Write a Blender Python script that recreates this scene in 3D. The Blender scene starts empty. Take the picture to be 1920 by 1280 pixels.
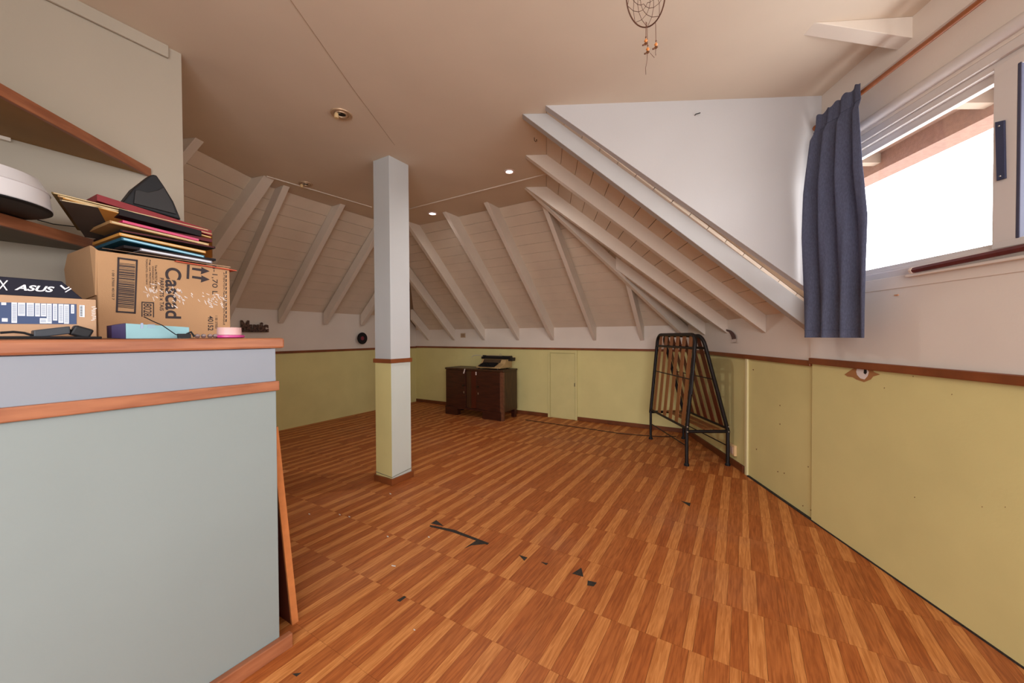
import bpy, math, random
from mathutils import Vector, Matrix
random.seed(7)
S = 1.2                                   # one unit of the plan below = eye height, 1.2 m
C = bpy.context.scene.collection
V3 = Vector

# ------------------------------------------------------------------ camera
F_PX, PITCH, ROLL = 708.4, -0.0142, -0.0053
def _dir(dx, dy, dz):
    c, s = math.cos(ROLL), math.sin(ROLL)
    x, u = c*dx - s*dy, s*dx + c*dy
    f = -dz
    c, s = math.cos(PITCH), math.sin(PITCH)
    return V3((x, f*c - u*s, f*s + u*c))
def ray(x, y):
    return _dir(x-960, -(y-640), -F_PX)
cam_d = bpy.data.cameras.new('camera'); cam = bpy.data.objects.new('camera', cam_d); C.objects.link(cam)
cam_d.sensor_width = 36; cam_d.lens = F_PX/1920*36; cam_d.clip_start = .02; cam_d.clip_end = 200
m = Matrix([list(_dir(1, 0, 0)), list(_dir(0, 1, 0)), list(_dir(0, 0, 1))]).transposed().to_4x4()
m.translation = (0, 0, S)
cam.matrix_world = m
sc = bpy.context.scene; sc.camera = cam
sc.view_settings.view_transform = 'Standard'; sc.view_settings.look = 'None'
sc.view_settings.gamma = 1; sc.view_settings.use_curve_mapping = False
sc.view_settings.exposure = 0.16

# ------------------------------------------------------------------ light
w = bpy.data.worlds.new('overcast_sky'); sc.world = w; w.use_nodes = True
nt = w.node_tree; bg = nt.nodes['Background']
tc = nt.nodes.new('ShaderNodeTexCoord'); sx = nt.nodes.new('ShaderNodeSeparateXYZ'); cr = nt.nodes.new('ShaderNodeValToRGB')
nt.links.new(tc.outputs['Generated'], sx.inputs[0]); nt.links.new(sx.outputs['Z'], cr.inputs[0]); nt.links.new(cr.outputs[0], bg.inputs[0])
cr.color_ramp.elements[0].position = .0; cr.color_ramp.elements[0].color = (.62, .61, .62, 1)
cr.color_ramp.elements[1].position = .05; cr.color_ramp.elements[1].color = (1, 1, 1.04, 1)
bg.inputs[1].default_value = 10.0
def area_light(name, loc, target, sx_, sy_, power, col, portal=False):
    d = bpy.data.lights.new(name, 'AREA'); d.shape = 'RECTANGLE'; d.size = sx_*S; d.size_y = sy_*S
    d.energy = power; d.color = col
    if portal: d.cycles.is_portal = True
    o = bpy.data.objects.new(name, d); C.objects.link(o); o.location = V3(loc)*S
    q = (V3(target)-V3(loc)).to_track_quat('-Z', 'Y'); o.rotation_euler = q.to_euler()
    return o
# daylight through the long dormer window and the rear glazing, plus an added, unseen warm fill light behind the viewer
area_light('window_portal', (1.62, .4, 1.58), (0, .5, 1.58), 2.9, .62, 1, (1, 1, 1), True)
area_light('rear_portal', (-.1, -1.49, 1.25), (-.1, 0, 1.25), 2.1, 1.5, 1, (1, 1, 1), True)
area_light('added_fill_behind_viewer', (.1, -.5, 2.15), (.1, -.1, 0), .5, .5, 6, (1, .92, .84))

# ------------------------------------------------------------------ materials
def rgb(r, g, b):
    f = lambda c: (c/255/12.92) if c/255 <= .04045 else ((c/255+.055)/1.055)**2.4
    return (f(r), f(g), f(b), 1)
MATS = {}
def mat(name, col, rough=.6, var=.0, scale=8, stretch=(1, 1, 1), bump=0, bscale=60, metal=0, spec=.3, col2=None, detail=4, trans=0):
    if name in MATS: return MATS[name]
    m = bpy.data.materials.new(name); m.use_nodes = True; MATS[name] = m
    n = m.node_tree; b = n.nodes['Principled BSDF']
    b.inputs['Roughness'].default_value = rough; b.inputs['Metallic'].default_value = metal
    b.inputs['Specular IOR Level'].default_value = spec
    b.inputs['Base Color'].default_value = col
    if var or col2 or bump:
        t = n.nodes.new('ShaderNodeTexCoord'); mp = n.nodes.new('ShaderNodeMapping')
        mp.inputs['Scale'].default_value = stretch; n.links.new(t.outputs['Object'], mp.inputs[0])
    if var or col2:
        nz = n.nodes.new('ShaderNodeTexNoise'); nz.inputs['Scale'].default_value = scale; nz.inputs['Detail'].default_value = detail
        n.links.new(mp.outputs[0], nz.inputs[0])
        r = n.nodes.new('ShaderNodeValToRGB'); n.links.new(nz.outputs['Fac'], r.inputs[0])
        r.color_ramp.elements[0].position = .32; r.color_ramp.elements[1].position = .68
        c2 = col2 or tuple([min(1, c*(1+var)) for c in col[:3]]+[1])
        c1 = col if col2 else tuple([c*(1-var) for c in col[:3]]+[1])
        r.color_ramp.elements[0].color = c1; r.color_ramp.elements[1].color = c2
        n.links.new(r.outputs[0], b.inputs['Base Color'])
    if bump:
        nb = n.nodes.new('ShaderNodeTexNoise'); nb.inputs['Scale'].default_value = bscale; n.links.new(mp.outputs[0], nb.inputs[0])
        bp = n.nodes.new('ShaderNodeBump'); bp.inputs['Strength'].default_value = bump; bp.inputs['Distance'].default_value = .004
        n.links.new(nb.outputs['Fac'], bp.inputs['Height']); n.links.new(bp.outputs[0], b.inputs['Normal'])
    if trans:
        tr = n.nodes.new('ShaderNodeBsdfTranslucent'); tr.inputs[0].default_value = col2 or col
        mx = n.nodes.new('ShaderNodeMixShader'); mx.inputs[0].default_value = trans
        out = n.nodes['Material Output']
        n.links.new(b.outputs[0], mx.inputs[1]); n.links.new(tr.outputs[0], mx.inputs[2]); n.links.new(mx.outputs[0], out.inputs[0])
    return m
def emit(name, col, st):
    m = bpy.data.materials.new(name); m.use_nodes = True; b = m.node_tree.nodes['Principled BSDF']
    b.inputs['Base Color'].default_value = col; b.inputs['Emission Color'].default_value = col; b.inputs['Emission Strength'].default_value = st
    return m
WHITE = mat('pale_wall_paint', rgb(226, 215, 203), .75, .03, 2.5, bump=.08, bscale=90)
CEIL = mat('ceiling_paint', rgb(216, 201, 182), .8, .03, 2, bump=.05, bscale=120)
YEL = mat('yellow_green_wall_paint', rgb(215, 204, 142), .6, .04, 3, bump=.1, bscale=70)
GRN = mat('shaded_green_white_paint', rgb(134, 143, 141), .55, .02, 3, bump=.06, bscale=70)  # half wall: same paint as the column, darkened to paint in its weaker light
COOL = mat('shaded_cool_white_paint', rgb(137, 142, 150), .6, .02, 3, bump=.06, bscale=70)  # upper half wall, its lower light level painted into a darker white
CHEEK = mat('dimmed_cheek_paint', rgb(190, 187, 186), .75, .02, 2.5, bump=.08, bscale=90)  # pale wall paint in a darker copy, evening out the strong light on the cheek
PART = mat('dimmed_partition_paint', rgb(178, 168, 152), .75, .02, 2.5, bump=.08, bscale=90)  # pale wall paint again, dimmed in colour where too much light lands
RAFR = mat('dimmed_cream_beam_paint', rgb(182, 180, 178), .55, .03, 5, bump=.06)  # cream beam paint dimmed by colour for the brightly lit right rafter
COLW = mat('column_white_paint', rgb(192, 194, 194), .6, .02, 3, bump=.06)
COLG = mat('lit_column_green_paint', rgb(198, 204, 196), .6, .02, 3, bump=.06)  # half wall green in a lighter copy, for the better lit column face
RAFT = mat('cream_beam_paint', rgb(222, 210, 196), .55, .03, 5, bump=.06)
PLANK = mat('cream_plank_paint', rgb(218, 202, 182), .55, .05, 3, stretch=(1, 1, 1), bump=.1, bscale=40)
DGROOVE = mat('groove_shadow_board', rgb(150, 125, 100), .9)
RAIL = mat('brown_rail_wood', rgb(126, 68, 34), .42, .2, 6, bump=.1, spec=.5)
ORW = mat('orange_pine_wood', rgb(164, 104, 70), .42, 0, 3, stretch=(2, 2, 14), col2=rgb(134, 78, 50), bump=.06, spec=.5)
BASE = mat('dark_baseboard_wood', rgb(112, 62, 34), .45, .2, 6)
ALU = mat('cream_window_frame', rgb(214, 206, 200), .35, .02, 4, spec=.5)
BLK = mat('black_plastic', rgb(22, 22, 25), .5, spec=.3)
BLKM = mat('black_bed_enamel', rgb(26, 20, 19), .5, .3, 20, spec=.3)
DARKW = mat('dark_mahogany_veneer', rgb(46, 18, 12), .35, 0, 6, stretch=(1, 1, 8), col2=rgb(68, 30, 18), spec=.5)
DARKW2 = mat('mahogany_side_veneer', rgb(70, 42, 22), .4, 0, 6, stretch=(6, 6, 1), col2=rgb(52, 28, 16), spec=.5)
SLAT = mat('brown_slat_wood', rgb(140, 88, 48), .45, .15, 5, stretch=(8, 8, 1))
SLATR = mat('red_brown_slat_wood', rgb(100, 44, 24), .45, .15, 5, stretch=(8, 8, 1))
CARD = mat('brown_cardboard', rgb(182, 142, 104), .85, .05, 6, bump=.1, bscale=200)
CARD2 = mat('kraft_cardboard', rgb(176, 142, 112), .85, .05, 6, bump=.1, bscale=200)
INK = mat('dark_box_print', rgb(58, 50, 52), .8)
DENIM = mat('blue_grey_cotton', rgb(98, 103, 126), .9, .2, 220, stretch=(1, 1, .3), bump=.3, bscale=400, trans=.25)
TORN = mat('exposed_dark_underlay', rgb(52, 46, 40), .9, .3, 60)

# ------------------------------------------------------------------ mesh helpers (plan units)
class MB:
    def __init__(s): s.v = []; s.f = []; s.m = []
    def add(s, vs, fs, mi=0):
        b = len(s.v); s.v += [V3(x) for x in vs]; s.f += [[b+i for i in f] for f in fs]; s.m += [mi]*len(fs); return s
    def hexa(s, a, b, mi=0):               # a: four corners, b: the opposite four
        n = len(a); fs = [list(range(n))[::-1], list(range(n, 2*n))]
        fs += [[i, (i+1) % n, n+(i+1) % n, n+i] for i in range(n)]
        return s.add(list(a)+list(b), fs, mi)
    def prism(s, poly, vec, mi=0):
        vec = V3(vec); return s.hexa([V3(p) for p in poly], [V3(p)+vec for p in poly], mi)
    def box(s, c, ax, ay, az, mi=0):       # centre and three half vectors
        c, ax, ay, az = V3(c), V3(ax), V3(ay), V3(az)
        q = [c-ax-ay-az, c+ax-ay-az, c+ax+ay-az, c-ax+ay-az]
        return s.prism(q, az*2, mi)
    def tube(s, pts, r, n=8, mi=0, rs=None, cap=True):
        pts = [V3(p) for p in pts]; b = len(s.v); N = len(pts); prev = None
        for i, p in enumerate(pts):
            t = (pts[min(i+1, N-1)]-pts[max(i-1, 0)]).normalized()
            if prev is None:
                a = V3((0, 0, 1)) if abs(t.z) < .9 else V3((1, 0, 0)); x = t.cross(a).normalized()
            else:
                x = prev-t*prev.dot(t); x.normalize()
            prev = x; y = t.cross(x); rr = rs[i] if rs else r
            for k in range(n):
                an = 2*math.pi*k/n; s.v.append(p+(x*math.cos(an)+y*math.sin(an))*rr)
        for i in range(N-1):
            for k in range(n):
                s.f.append([b+i*n+k, b+i*n+(k+1) % n, b+(i+1)*n+(k+1) % n, b+(i+1)*n+k]); s.m.append(mi)
        if cap:
            s.f.append([b+k for k in range(n)][::-1]); s.m.append(mi)
            s.f.append([b+(N-1)*n+k for k in range(n)]); s.m.append(mi)
        return s
    def lathe(s, c, prof, n=32, ax=(0, 0, 1), mi=0, flat=1):  # prof: (radius, height) along ax
        ax = V3(ax).normalized(); a = V3((0, 0, 1)) if abs(ax.z) < .9 else V3((1, 0, 0))
        x = ax.cross(a).normalized(); y = ax.cross(x); c = V3(c); b = len(s.v)
        for r, h in prof:
            for k in range(n):
                an = 2*math.pi*k/n; s.v.append(c+ax*h+(x*math.cos(an)+y*math.sin(an))*r)
        for i in range(len(prof)-1):
            for k in range(n):
                s.f.append([b+i*n+k, b+i*n+(k+1) % n, b+(i+1)*n+(k+1) % n, b+(i+1)*n+k]); s.m.append(mi)
        if prof[0][0] > 1e-5: s.f.append([b+k for k in range(n)][::-1]); s.m.append(mi)
        if prof[-1][0] > 1e-5: s.f.append([b+(len(prof)-1)*n+k for k in range(n)]); s.m.append(mi)
        return s
    def build(s, name, mats, parent=None, smooth=False, bevel=0, solid=0, sub=0):
        if not isinstance(mats, (list, tuple)): mats = [mats]
        loc = V3((0, 0, 0)); p = parent
        while p is not None: loc += p.location; p = p.parent
        if parent is None and s.v:              # put the origin of a one-mesh thing at its base centre
            lo = [min(v[i] for v in s.v) for i in range(3)]; hi = [max(v[i] for v in s.v) for i in range(3)]
            own = V3(((lo[0]+hi[0])/2, (lo[1]+hi[1])/2, lo[2]))*S
            if name.startswith(('wall', 'floor', 'ceiling', 'trim', 'baseboard')): own = V3((0, 0, 0))
        else: own = V3((0, 0, 0))
        me = bpy.data.meshes.new(name); me.from_pydata([v*S-loc-own for v in s.v], [], s.f)
        for mm in mats: me.materials.append(mm)
        for i, pl in enumerate(me.polygons): pl.material_index = s.m[i]; pl.use_smooth = smooth
        me.update(); me.validate()
        import bmesh
        bm = bmesh.new(); bm.from_mesh(me); bmesh.ops.recalc_face_normals(bm, faces=bm.faces); bm.to_mesh(me); bm.free()
        o = bpy.data.objects.new(name, me); C.objects.link(o); o.location = own
        if parent: o.parent = parent
        if solid: md = o.modifiers.new('solid', 'SOLIDIFY'); md.thickness = solid*S
        if bevel:
            md = o.modifiers.new('bevel', 'BEVEL'); md.width = bevel*S; md.segments = 2; md.limit_method = 'ANGLE'
        if smooth:
            md = o.modifiers.new('edges', 'EDGE_SPLIT'); md.split_angle = math.radians(40)
        return o
def tag(o, label=None, cat=None, group=None, kind=None):
    if label: o['label'] = label
    if cat: o['category'] = cat
    if group: o['group'] = group
    if kind: o['kind'] = kind
    return o
def thing(name, loc, label, cat, group=None):
    o = bpy.data.objects.new(name, None); C.objects.link(o); o.location = V3(loc)*S; o.empty_display_size = .05
    return tag(o, label, cat, group)
def struct(name, label=None, loc=(0, 0, 0)):
    o = bpy.data.objects.new(name, None); C.objects.link(o); o.location = V3(loc)*S
    return tag(o, label, kind='structure')
def lerp(a, b, t): return V3(a)*(1-t)+V3(b)*t
def xy(p, z): return V3((p[0], p[1], z))
ZV = V3((0, 0, 1))
def on_vert(px, py, A, D):                # where the line of sight meets a real vertical wall (point A, direction D)
    d = ray(px, py); n = V3((-D[1], D[0], 0)); t = (V3((A[0], A[1], 0)).dot(n))/(d.dot(n)); return V3((0, 0, 1))+d*t
def on_level(px, py, z):
    d = ray(px, py); t = (z-1)/d.z; return V3((0, 0, 1))+d*t
def text(s_, name, origin, xd, yd, height, length, m, parent, depth=.0006, shear=0, bold=0, font=None):
    cu = bpy.data.curves.new(name, 'FONT'); cu.body = s_; cu.extrude = .01; cu.shear = shear; cu.offset = bold
    tmp = bpy.data.objects.new(name, cu); C.objects.link(tmp)
    dg = bpy.context.evaluated_depsgraph_get(); me = bpy.data.meshes.new_from_object(tmp.evaluated_get(dg))
    bpy.data.objects.remove(tmp)
    xs = [v.co.x for v in me.vertices]; ys = [v.co.y for v in me.vertices]
    x0, x1, y0, y1 = min(xs), max(xs), min(ys), max(ys)
    xd, yd = V3(xd).normalized(), V3(yd).normalized(); zd = xd.cross(yd)
    loc = V3((0, 0, 0)); p = parent
    while p is not None: loc += p.location; p = p.parent
    for v in me.vertices:
        q = V3(origin)+xd*((v.co.x-x0)/(x1-x0)*length)+yd*((v.co.y-y0)/(y1-y0)*height)+zd*(depth if v.co.z > 0 else -depth*.2)
        v.co = q*S-loc
    me.materials.clear(); me.materials.append(m)
    for pl in me.polygons: pl.material_index = 0
    o = bpy.data.objects.new(name, me); C.objects.link(o); o.parent = parent
    return o

# ------------------------------------------------------------------ plan
U = V3((.5213, .8534, 0)); W = V3((.8534, -.5213, 0)); N = -W        # two main axes of the house
ZC = 2.21
BLc = V3((-1.483, 5.836, 0)); BRc = V3((1.780, 3.843, 0)); LFc = V3((-2.95, 3.244, 0))
D3 = V3((.13, .9915, 0)); N3 = V3((.9915, -.13, 0))
RD = V3((.0899, .996, 0)); RN = V3((-.996, .0899, 0)); RW0 = V3((1.614, 2.01, 0))
def rwall(y, off=0): return RW0+RD*((y-2.01)/.996)+RN*off
RR = rwall(-1.55); REARL = LFc-D3*4.8; 
# ceiling corners where the boards meet the flat ceiling
def isect(p, d, q, e):
    den = d.x*e.y-d.y*e.x; t = ((q.x-p.x)*e.y-(q.y-p.y)*e.x)/den; return p+d*t
cBack, cLeft, cRight, cThird = BLc-U*1.21, LFc+W*.96, RW0+RN*1.42, LFc+N3*1.02
K_BR = isect(cBack, W, cRight, RD); K_BL = isect(cBack, W, cLeft, U); K_LF = isect(cLeft, U, cThird, D3)
K_R0 = isect(cRight, RD, V3((0, 2.03, 0)), V3((1, -.05, 0)))
K_T0 = cThird-D3*4.8

# ------------------------------------------------------------------ floor
floor = MB()
FP = [LFc, BLc, BRc, rwall(-1.55), V3((REARL.x, -1.55, 0))]
fb = MB().prism([xy(p, -.06) for p in [LFc+V3((-.2, .1, 0)), BLc+U*.2+N*.1, BRc+V3((.25, .2, 0)), rwall(-1.8, -.2), V3((REARL.x-.4, -1.8, 0))]], (0, 0, .0575))
flo = fb.build('floor', TORN); tag(flo, 'brown wood strip patterned floor', kind='structure')
def wood_strip_mat():
    m = bpy.data.materials.new('strip_wood_print'); m.use_nodes = True; n = m.node_tree; b = n.nodes['Principled BSDF']
    at = n.nodes.new('ShaderNodeAttribute'); at.attribute_name = 'tone'
    sp = n.nodes.new('ShaderNodeSeparateColor'); n.links.new(at.outputs['Color'], sp.inputs[0])
    t = n.nodes.new('ShaderNodeTexCoord'); mp = n.nodes.new('ShaderNodeMapping')
    mp.inputs['Rotation'].default_value = (0, 0, -math.atan2(U.y, U.x)); n.links.new(t.outputs['Object'], mp.inputs[0])
    sc_ = n.nodes.new('ShaderNodeVectorMath'); sc_.operation = 'MULTIPLY'; sc_.inputs[1].default_value = (2.2, 30, 1); n.links.new(mp.outputs[0], sc_.inputs[0])
    off = n.nodes.new('ShaderNodeVectorMath'); off.operation = 'ADD'; n.links.new(sc_.outputs[0], off.inputs[0])
    cmb = n.nodes.new('ShaderNodeCombineXYZ'); mu = n.nodes.new('ShaderNodeMath'); mu.operation = 'MULTIPLY'; mu.inputs[1].default_value = 40
    n.links.new(sp.outputs['Green'], mu.inputs[0]); n.links.new(mu.outputs[0], cmb.inputs[2]); n.links.new(cmb.outputs[0], off.inputs[1])
    nz = n.nodes.new('ShaderNodeTexNoise'); nz.inputs['Scale'].default_value = 4; nz.inputs['Detail'].default_value = 8; nz.inputs['Distortion'].default_value = .6
    n.links.new(off.outputs[0], nz.inputs[0])
    r1 = n.nodes.new('ShaderNodeValToRGB'); r2 = n.nodes.new('ShaderNodeValToRGB')
    for r, a, c in ((r1, rgb(142, 74, 32), rgb(176, 98, 46)), (r2, rgb(180, 110, 54), rgb(212, 142, 80))):
        r.color_ramp.elements[0].position = .36; r.color_ramp.elements[1].position = .66
        r.color_ramp.elements[0].color = a; r.color_ramp.elements[1].color = c; n.links.new(nz.outputs['Fac'], r.inputs[0])
    mx = n.nodes.new('ShaderNodeMix'); mx.data_type = 'RGBA'; n.links.new(sp.outputs['Red'], mx.inputs['Factor'])
    n.links.new(r1.outputs[0], mx.inputs['A']); n.links.new(r2.outputs[0], mx.inputs['B'])
    # dusty worn film near the window wall and in random blotches
    nd = n.nodes.new('ShaderNodeTexNoise'); nd.inputs['Scale'].default_value = 1.3; nd.inputs['Detail'].default_value = 8; n.links.new(t.outputs['Object'], nd.inputs[0])
    rd = n.nodes.new('ShaderNodeValToRGB'); rd.color_ramp.elements[0].position = .5; rd.color_ramp.elements[1].position = .75; n.links.new(nd.outputs['Fac'], rd.inputs[0])
    ml = n.nodes.new('ShaderNodeMath'); ml.operation = 'MULTIPLY'; ml.inputs[1].default_value = .16; n.links.new(rd.outputs[0], ml.inputs[0])
    m2 = n.nodes.new('ShaderNodeMix'); m2.data_type = 'RGBA'; n.links.new(ml.outputs[0], m2.inputs['Factor']); n.links.new(mx.outputs['Result'], m2.inputs['A'])
    m2.inputs['B'].default_value = rgb(150, 128, 112)
    n.links.new(m2.outputs['Result'], b.inputs['Base Color'])
    rr = n.nodes.new('ShaderNodeMapRange'); rr.inputs['To Min'].default_value = .46; rr.inputs['To Max'].default_value = .62; n.links.new(nd.outputs['Fac'], rr.inputs[0]); n.links.new(rr.outputs[0], b.inputs['Roughness'])
    b.inputs['Specular IOR Level'].default_value = .25
    return m
STRIP = wood_strip_mat()
PAT = [(0, .030, 1), (.030, .057, 0), (.087, .045, 1), (.132, .050, 0), (.182, .047, 1), (.229, .066, 0)]
def inside(p, poly, mrg=0):
    for i in range(len(poly)):
        a, b = poly[i], poly[(i+1) % len(poly)]
        e = b-a; c = e.x*(p.y-a.y)-e.y*(p.x-a.x)
        if c > -mrg*e.length: return False
    return True
def clip(poly, cp):                        # convex clip, cp clockwise
    for i in range(len(cp)):
        a, b = cp[i], cp[(i+1) % len(cp)]; e = b-a
        sd = lambda p: -(e.x*(p.y-a.y)-e.y*(p.x-a.x))
        out = []
        for j in range(len(poly)):
            p, q = poly[j], poly[(j+1) % len(poly)]; sp_, sq = sd(p), sd(q)
            if sp_ >= 0: out.append(p)
            if sp_*sq < 0: out.append(p+(q-p)*(sp_/(sp_-sq)))
        poly = out
        if len(poly) < 3: return []
    return poly
strips = []
g = .0004
for k in range(-5, 18):
    u0 = .719+.2918*k
    ph = {2: -.458, 1: -.915, 3: -.475}.get(k, random.choice([.0, .147, .1, .2]))
    for j in range(-22, 22):
        jit = random.random()
        for (a, wd, lt) in PAT:
            v0 = ph+.295*j+a
            if wd < .04 and random.random() < .3: lt = 0
            q = [U*(u0+g)+W*(v0+g), U*(u0+.2918-g)+W*(v0+g), U*(u0+.2918-g)+W*(v0+wd-g), U*(u0+g)+W*(v0+wd-g)]
            q = clip(q, [p for p in FP])
            if len(q) < 3: continue
            c = sum(q, V3((0, 0, 0)))/len(q)
            x, y = c.x, c.y
            vis = y > 1.0 and abs(x/y) < 1.45 and not ((c-V3((-.748, 1.195, 0))).dot(N) > .02 and (c-V3((-.748, 1.195, 0))).dot(U) < 0)
            strips.append((0 if vis else 1, c.length, q, lt, jit))
strips.sort(key=lambda s_: (s_[0], s_[1]))
def tone_attr(o, vals):
    a = o.data.color_attributes.new('tone', 'FLOAT_COLOR', 'CORNER'); i = 0
    for pl, (x, y) in zip(o.data.polygons, vals):
        for _ in pl.loop_indices: a.data[_].color = (x, y, 0, 1)
def strip_obj(lst, name):
    mb = MB(); vals = []
    for _, _, q, lt, jit in lst:
        mb.prism([xy(p, -.0022) for p in q], (0, 0, .0022)); tn = (.82+.18*random.random() if lt else .22*random.random())
        vals += [(tn, random.random())]*(len(q)+2)
    o = mb.build(name, STRIP, flo); tone_attr(o, vals); return o
for st in strips[:300]: strip_obj([st], 'floor_strip')
tag(strip_obj(strips[300:], 'floor_strips_beyond'), kind='stuff')
# torn places and cracks where the dark underlay shows
def patch(pxs, name='torn_patch', m=TORN, z=.0006, t=.0006):
    MB().prism([on_level(x, y, z) for x, y in pxs], (0, 0, t)).build(name, m, flo)
patch([(808, 981), (832, 986), (818, 975)]); patch([(806, 984), (852, 993), (917, 1018), (914, 1021), (848, 997), (806, 987)])
patch([(870, 1028), (893, 1013), (915, 1019), (884, 1022)])
patch([(973, 1040), (989, 1045), (983, 1051)]); patch([(1014, 1053), (1028, 1056), (1024, 1059)])
patch([(1073, 1075), (1090, 1064), (1094, 1081)]); patch([(1102, 1088), (1119, 1092), (1113, 1099), (1101, 1097)])
patch([(744, 1125), (758, 1117), (762, 1119), (750, 1128)]); patch([(1277, 939), (1295, 943), (1293, 949)])
patch([(548, 1263), (565, 1261), (556, 1268)])
PALE = mat('pale_wood_scrap', rgb(206, 140, 88), .7); CHIP = mat('white_chip', rgb(214, 206, 196), .7)
for q, lab in (([(521, 887), (533, 881), (542, 884), (524, 889)], 'small pale wood scrap on the floor beside the half wall'),):
    tag(MB().prism([on_level(x, y, .002) for x, y in q], (0, 0, .004)).build('wood_scrap', PALE), lab, 'scrap')
for i, (x, y) in enumerate([(738, 1060), (655, 968), (727, 1005), (580, 963), (637, 964), (804, 1006), (732, 925), (777, 1180)]):
    r_ = 4 if i == 0 else 1.6
    tag(MB().prism([on_level(x-r_, y-.6, .0015), on_level(x+r_, y+.6, .0015), on_level(x+r_*.9, y+2, .0015), on_level(x-r_*.9, y+1, .0015)], (0, 0, .002)).build('paint_chip', CHIP),
        'white paint chip on the floor, '+['longest one, in the middle foreground', 'left of the column foot, halfway to the half wall', 'in front of the column, beyond the longest chip', 'farthest left, beside the leaning board', 'second from the left, beyond the leaning board', 'nearest the long dark crack', 'just in front of the column corner', 'nearest the viewer'][i], 'chip', 'white paint chips scattered on the floor')

# ------------------------------------------------------------------ walls
def wall(name, A, B, nrm, z1a, z1b, low=YEL, up=WHITE, zr=.845, thick=.05, label=None, z0=-.05):
    A, B, nrm = V3(A), V3(B), V3(nrm)          # nrm points into the room
    mb = MB(); o = -nrm*thick
    mb.hexa([xy(A, z0), xy(B, z0), xy(B, zr), xy(A, zr)], [xy(A+o, z0), xy(B+o, z0), xy(B+o, zr), xy(A+o, zr)], 0)
    if z1a: mb.hexa([xy(A, zr), xy(B, zr), xy(B, z1b), xy(A, z1a)], [xy(A+o, zr), xy(B+o, zr), xy(B+o, z1b), xy(A+o, z1a)], 1)
    return tag(mb.build(name, [low, up]), label, kind='structure')
def strip_along(name, A, B, nrm, zc, h, t, m, label=None, bevel=.003, parent=None):
    A, B, nrm = V3(A), V3(B), V3(nrm)
    o = MB().prism([xy(A, zc-h/2), xy(B, zc-h/2), xy(B, zc+h/2), xy(A, zc+h/2)], nrm*t).build(name, m, parent, bevel=bevel)
    if parent is None: tag(o, label, kind='structure')
    return o
wall('wall_back', BLc+N*.1, BRc+W*.1, -U, 1.14, 1.14, label='back wall, yellow-green below and pale above the rail')
wall('wall_left', LFc-U*.1, BLc+U*.1, W, 1.34, 1.34, label='left wall with the round record, yellow-green below')
wall('wall_far_left', LFc-D3*4.8, LFc+D3*.05, N3, 1.34, 1.34, label='far left wall behind the partition')
WR = struct('wall_right', 'right wall under the slope and the dormer window')
def rq(name, y0, y1, z0, z1, m, off=0, t=.06, z1b=None, bevel=0):      # panel of the right wall
    a, b = rwall(y0, off), rwall(y1, off); zb = z1b if z1b is not None else z1
    return MB().prism([xy(a, z0), xy(b, z0), xy(b, zb), xy(a, z1)], -RN*(t+off)).build(name, m, WR, bevel=bevel)
rq('lower_panel', 2.02, 3.95, -.05, .845, YEL); rq('upper_panel', 2.02, 3.95, .845, 1.17, WHITE)
rq('lower_panel', -1.6, 2.015, -.05, .850, YEL, .012); rq('upper_panel', -1.6, 2.04, .850, 1.185, WHITE, .006)
rq('window_apron', -1.6, 2.04, 1.185, 1.235, WHITE, .010, bevel=.002)
rq('window_jamb_wall', 1.90, 2.04, 1.235, 2.21, WHITE); rq('window_jamb_wall', -1.6, -1.1, 1.235, 2.21, WHITE)
rq('header_board', -1.6, 2.04, 2.09, 2.24, WHITE, .03); rq('header_wall', -1.6, 2.04, 1.90, 2.10, WHITE)
MB().tube([xy(rwall(-1.1, .002), 1.935), xy(rwall(1.93, .002), 1.935)], .022, 12).build('round_bead', ALU, WR, smooth=True)
MB().prism([xy(rwall(-1.5, .0), 0), xy(rwall(2.66, .0), 0), xy(rwall(2.66, .0), .007), xy(rwall(-1.5, .0), .007)], RN*.0145).build('dark_floor_gap', TORN, WR)  # proud dark strip standing for the shade in the gap under the wall
# rear wall, glazed above a parapet, behind the viewer
RWL = V3((REARL.x-.1, -1.55, 0))
rear = struct('wall_rear', 'rear wall behind the viewer')
for x0, x1, z0, z1 in ((-3.8, -1.15, -.05, 2.3), (.95, 1.45, -.05, 2.3), (-1.15, .95, -.05, .5), (-1.15, .95, 2.0, 2.3)):
    MB().prism([(x0, -1.5, z0), (x1, -1.5, z0), (x1, -1.5, z1), (x0, -1.5, z1)], (0, -.06, 0)).build('wall_panel', WHITE, rear)

# rails
strip_along('trim_1', BLc, BRc, -U, .843, .024, .014, RAIL, 'brown rail along the back wall')
strip_along('trim_2', LFc, BLc, W, .838, .026, .014, RAIL, 'brown rail along the left wall')
strip_along('trim_3', rwall(2.03), BRc, RN, .845, .030, .016, RAIL, 'brown rail on the right wall under the slope')
strip_along('trim_4', rwall(-1.5, .012), rwall(2.02, .012), RN, .860, .032, .016, RAIL, 'brown rail on the right wall under the window')
hl, hr = on_vert(1028, 700, BLc, W), on_vert(1083, 700, BLc, W)
strip_along('baseboard_back', BLc, hl, -U, .022, .044, .012, BASE, 'dark baseboard left of the hatch')
strip_along('baseboard_back', hr, BRc, -U, .022, .044, .012, BASE, 'dark baseboard right of the hatch')
strip_along('baseboard_right', rwall(2.72), BRc, RN, .026, .052, .013, BASE, 'dark baseboard behind the folded bed')
b0 = rwall(2.665)
MB().prism([xy(b0, 0), xy(b0, .832), xy(b0+RD*.03, .832), xy(b0+RD*.03, 0)], RN*.014).build('trim_5', mat('cream_batten', rgb(222, 210, 160), .5), None, bevel=.003)
tag(bpy.data.objects['trim_5'], 'cream vertical batten on the right wall', kind='structure')

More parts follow.
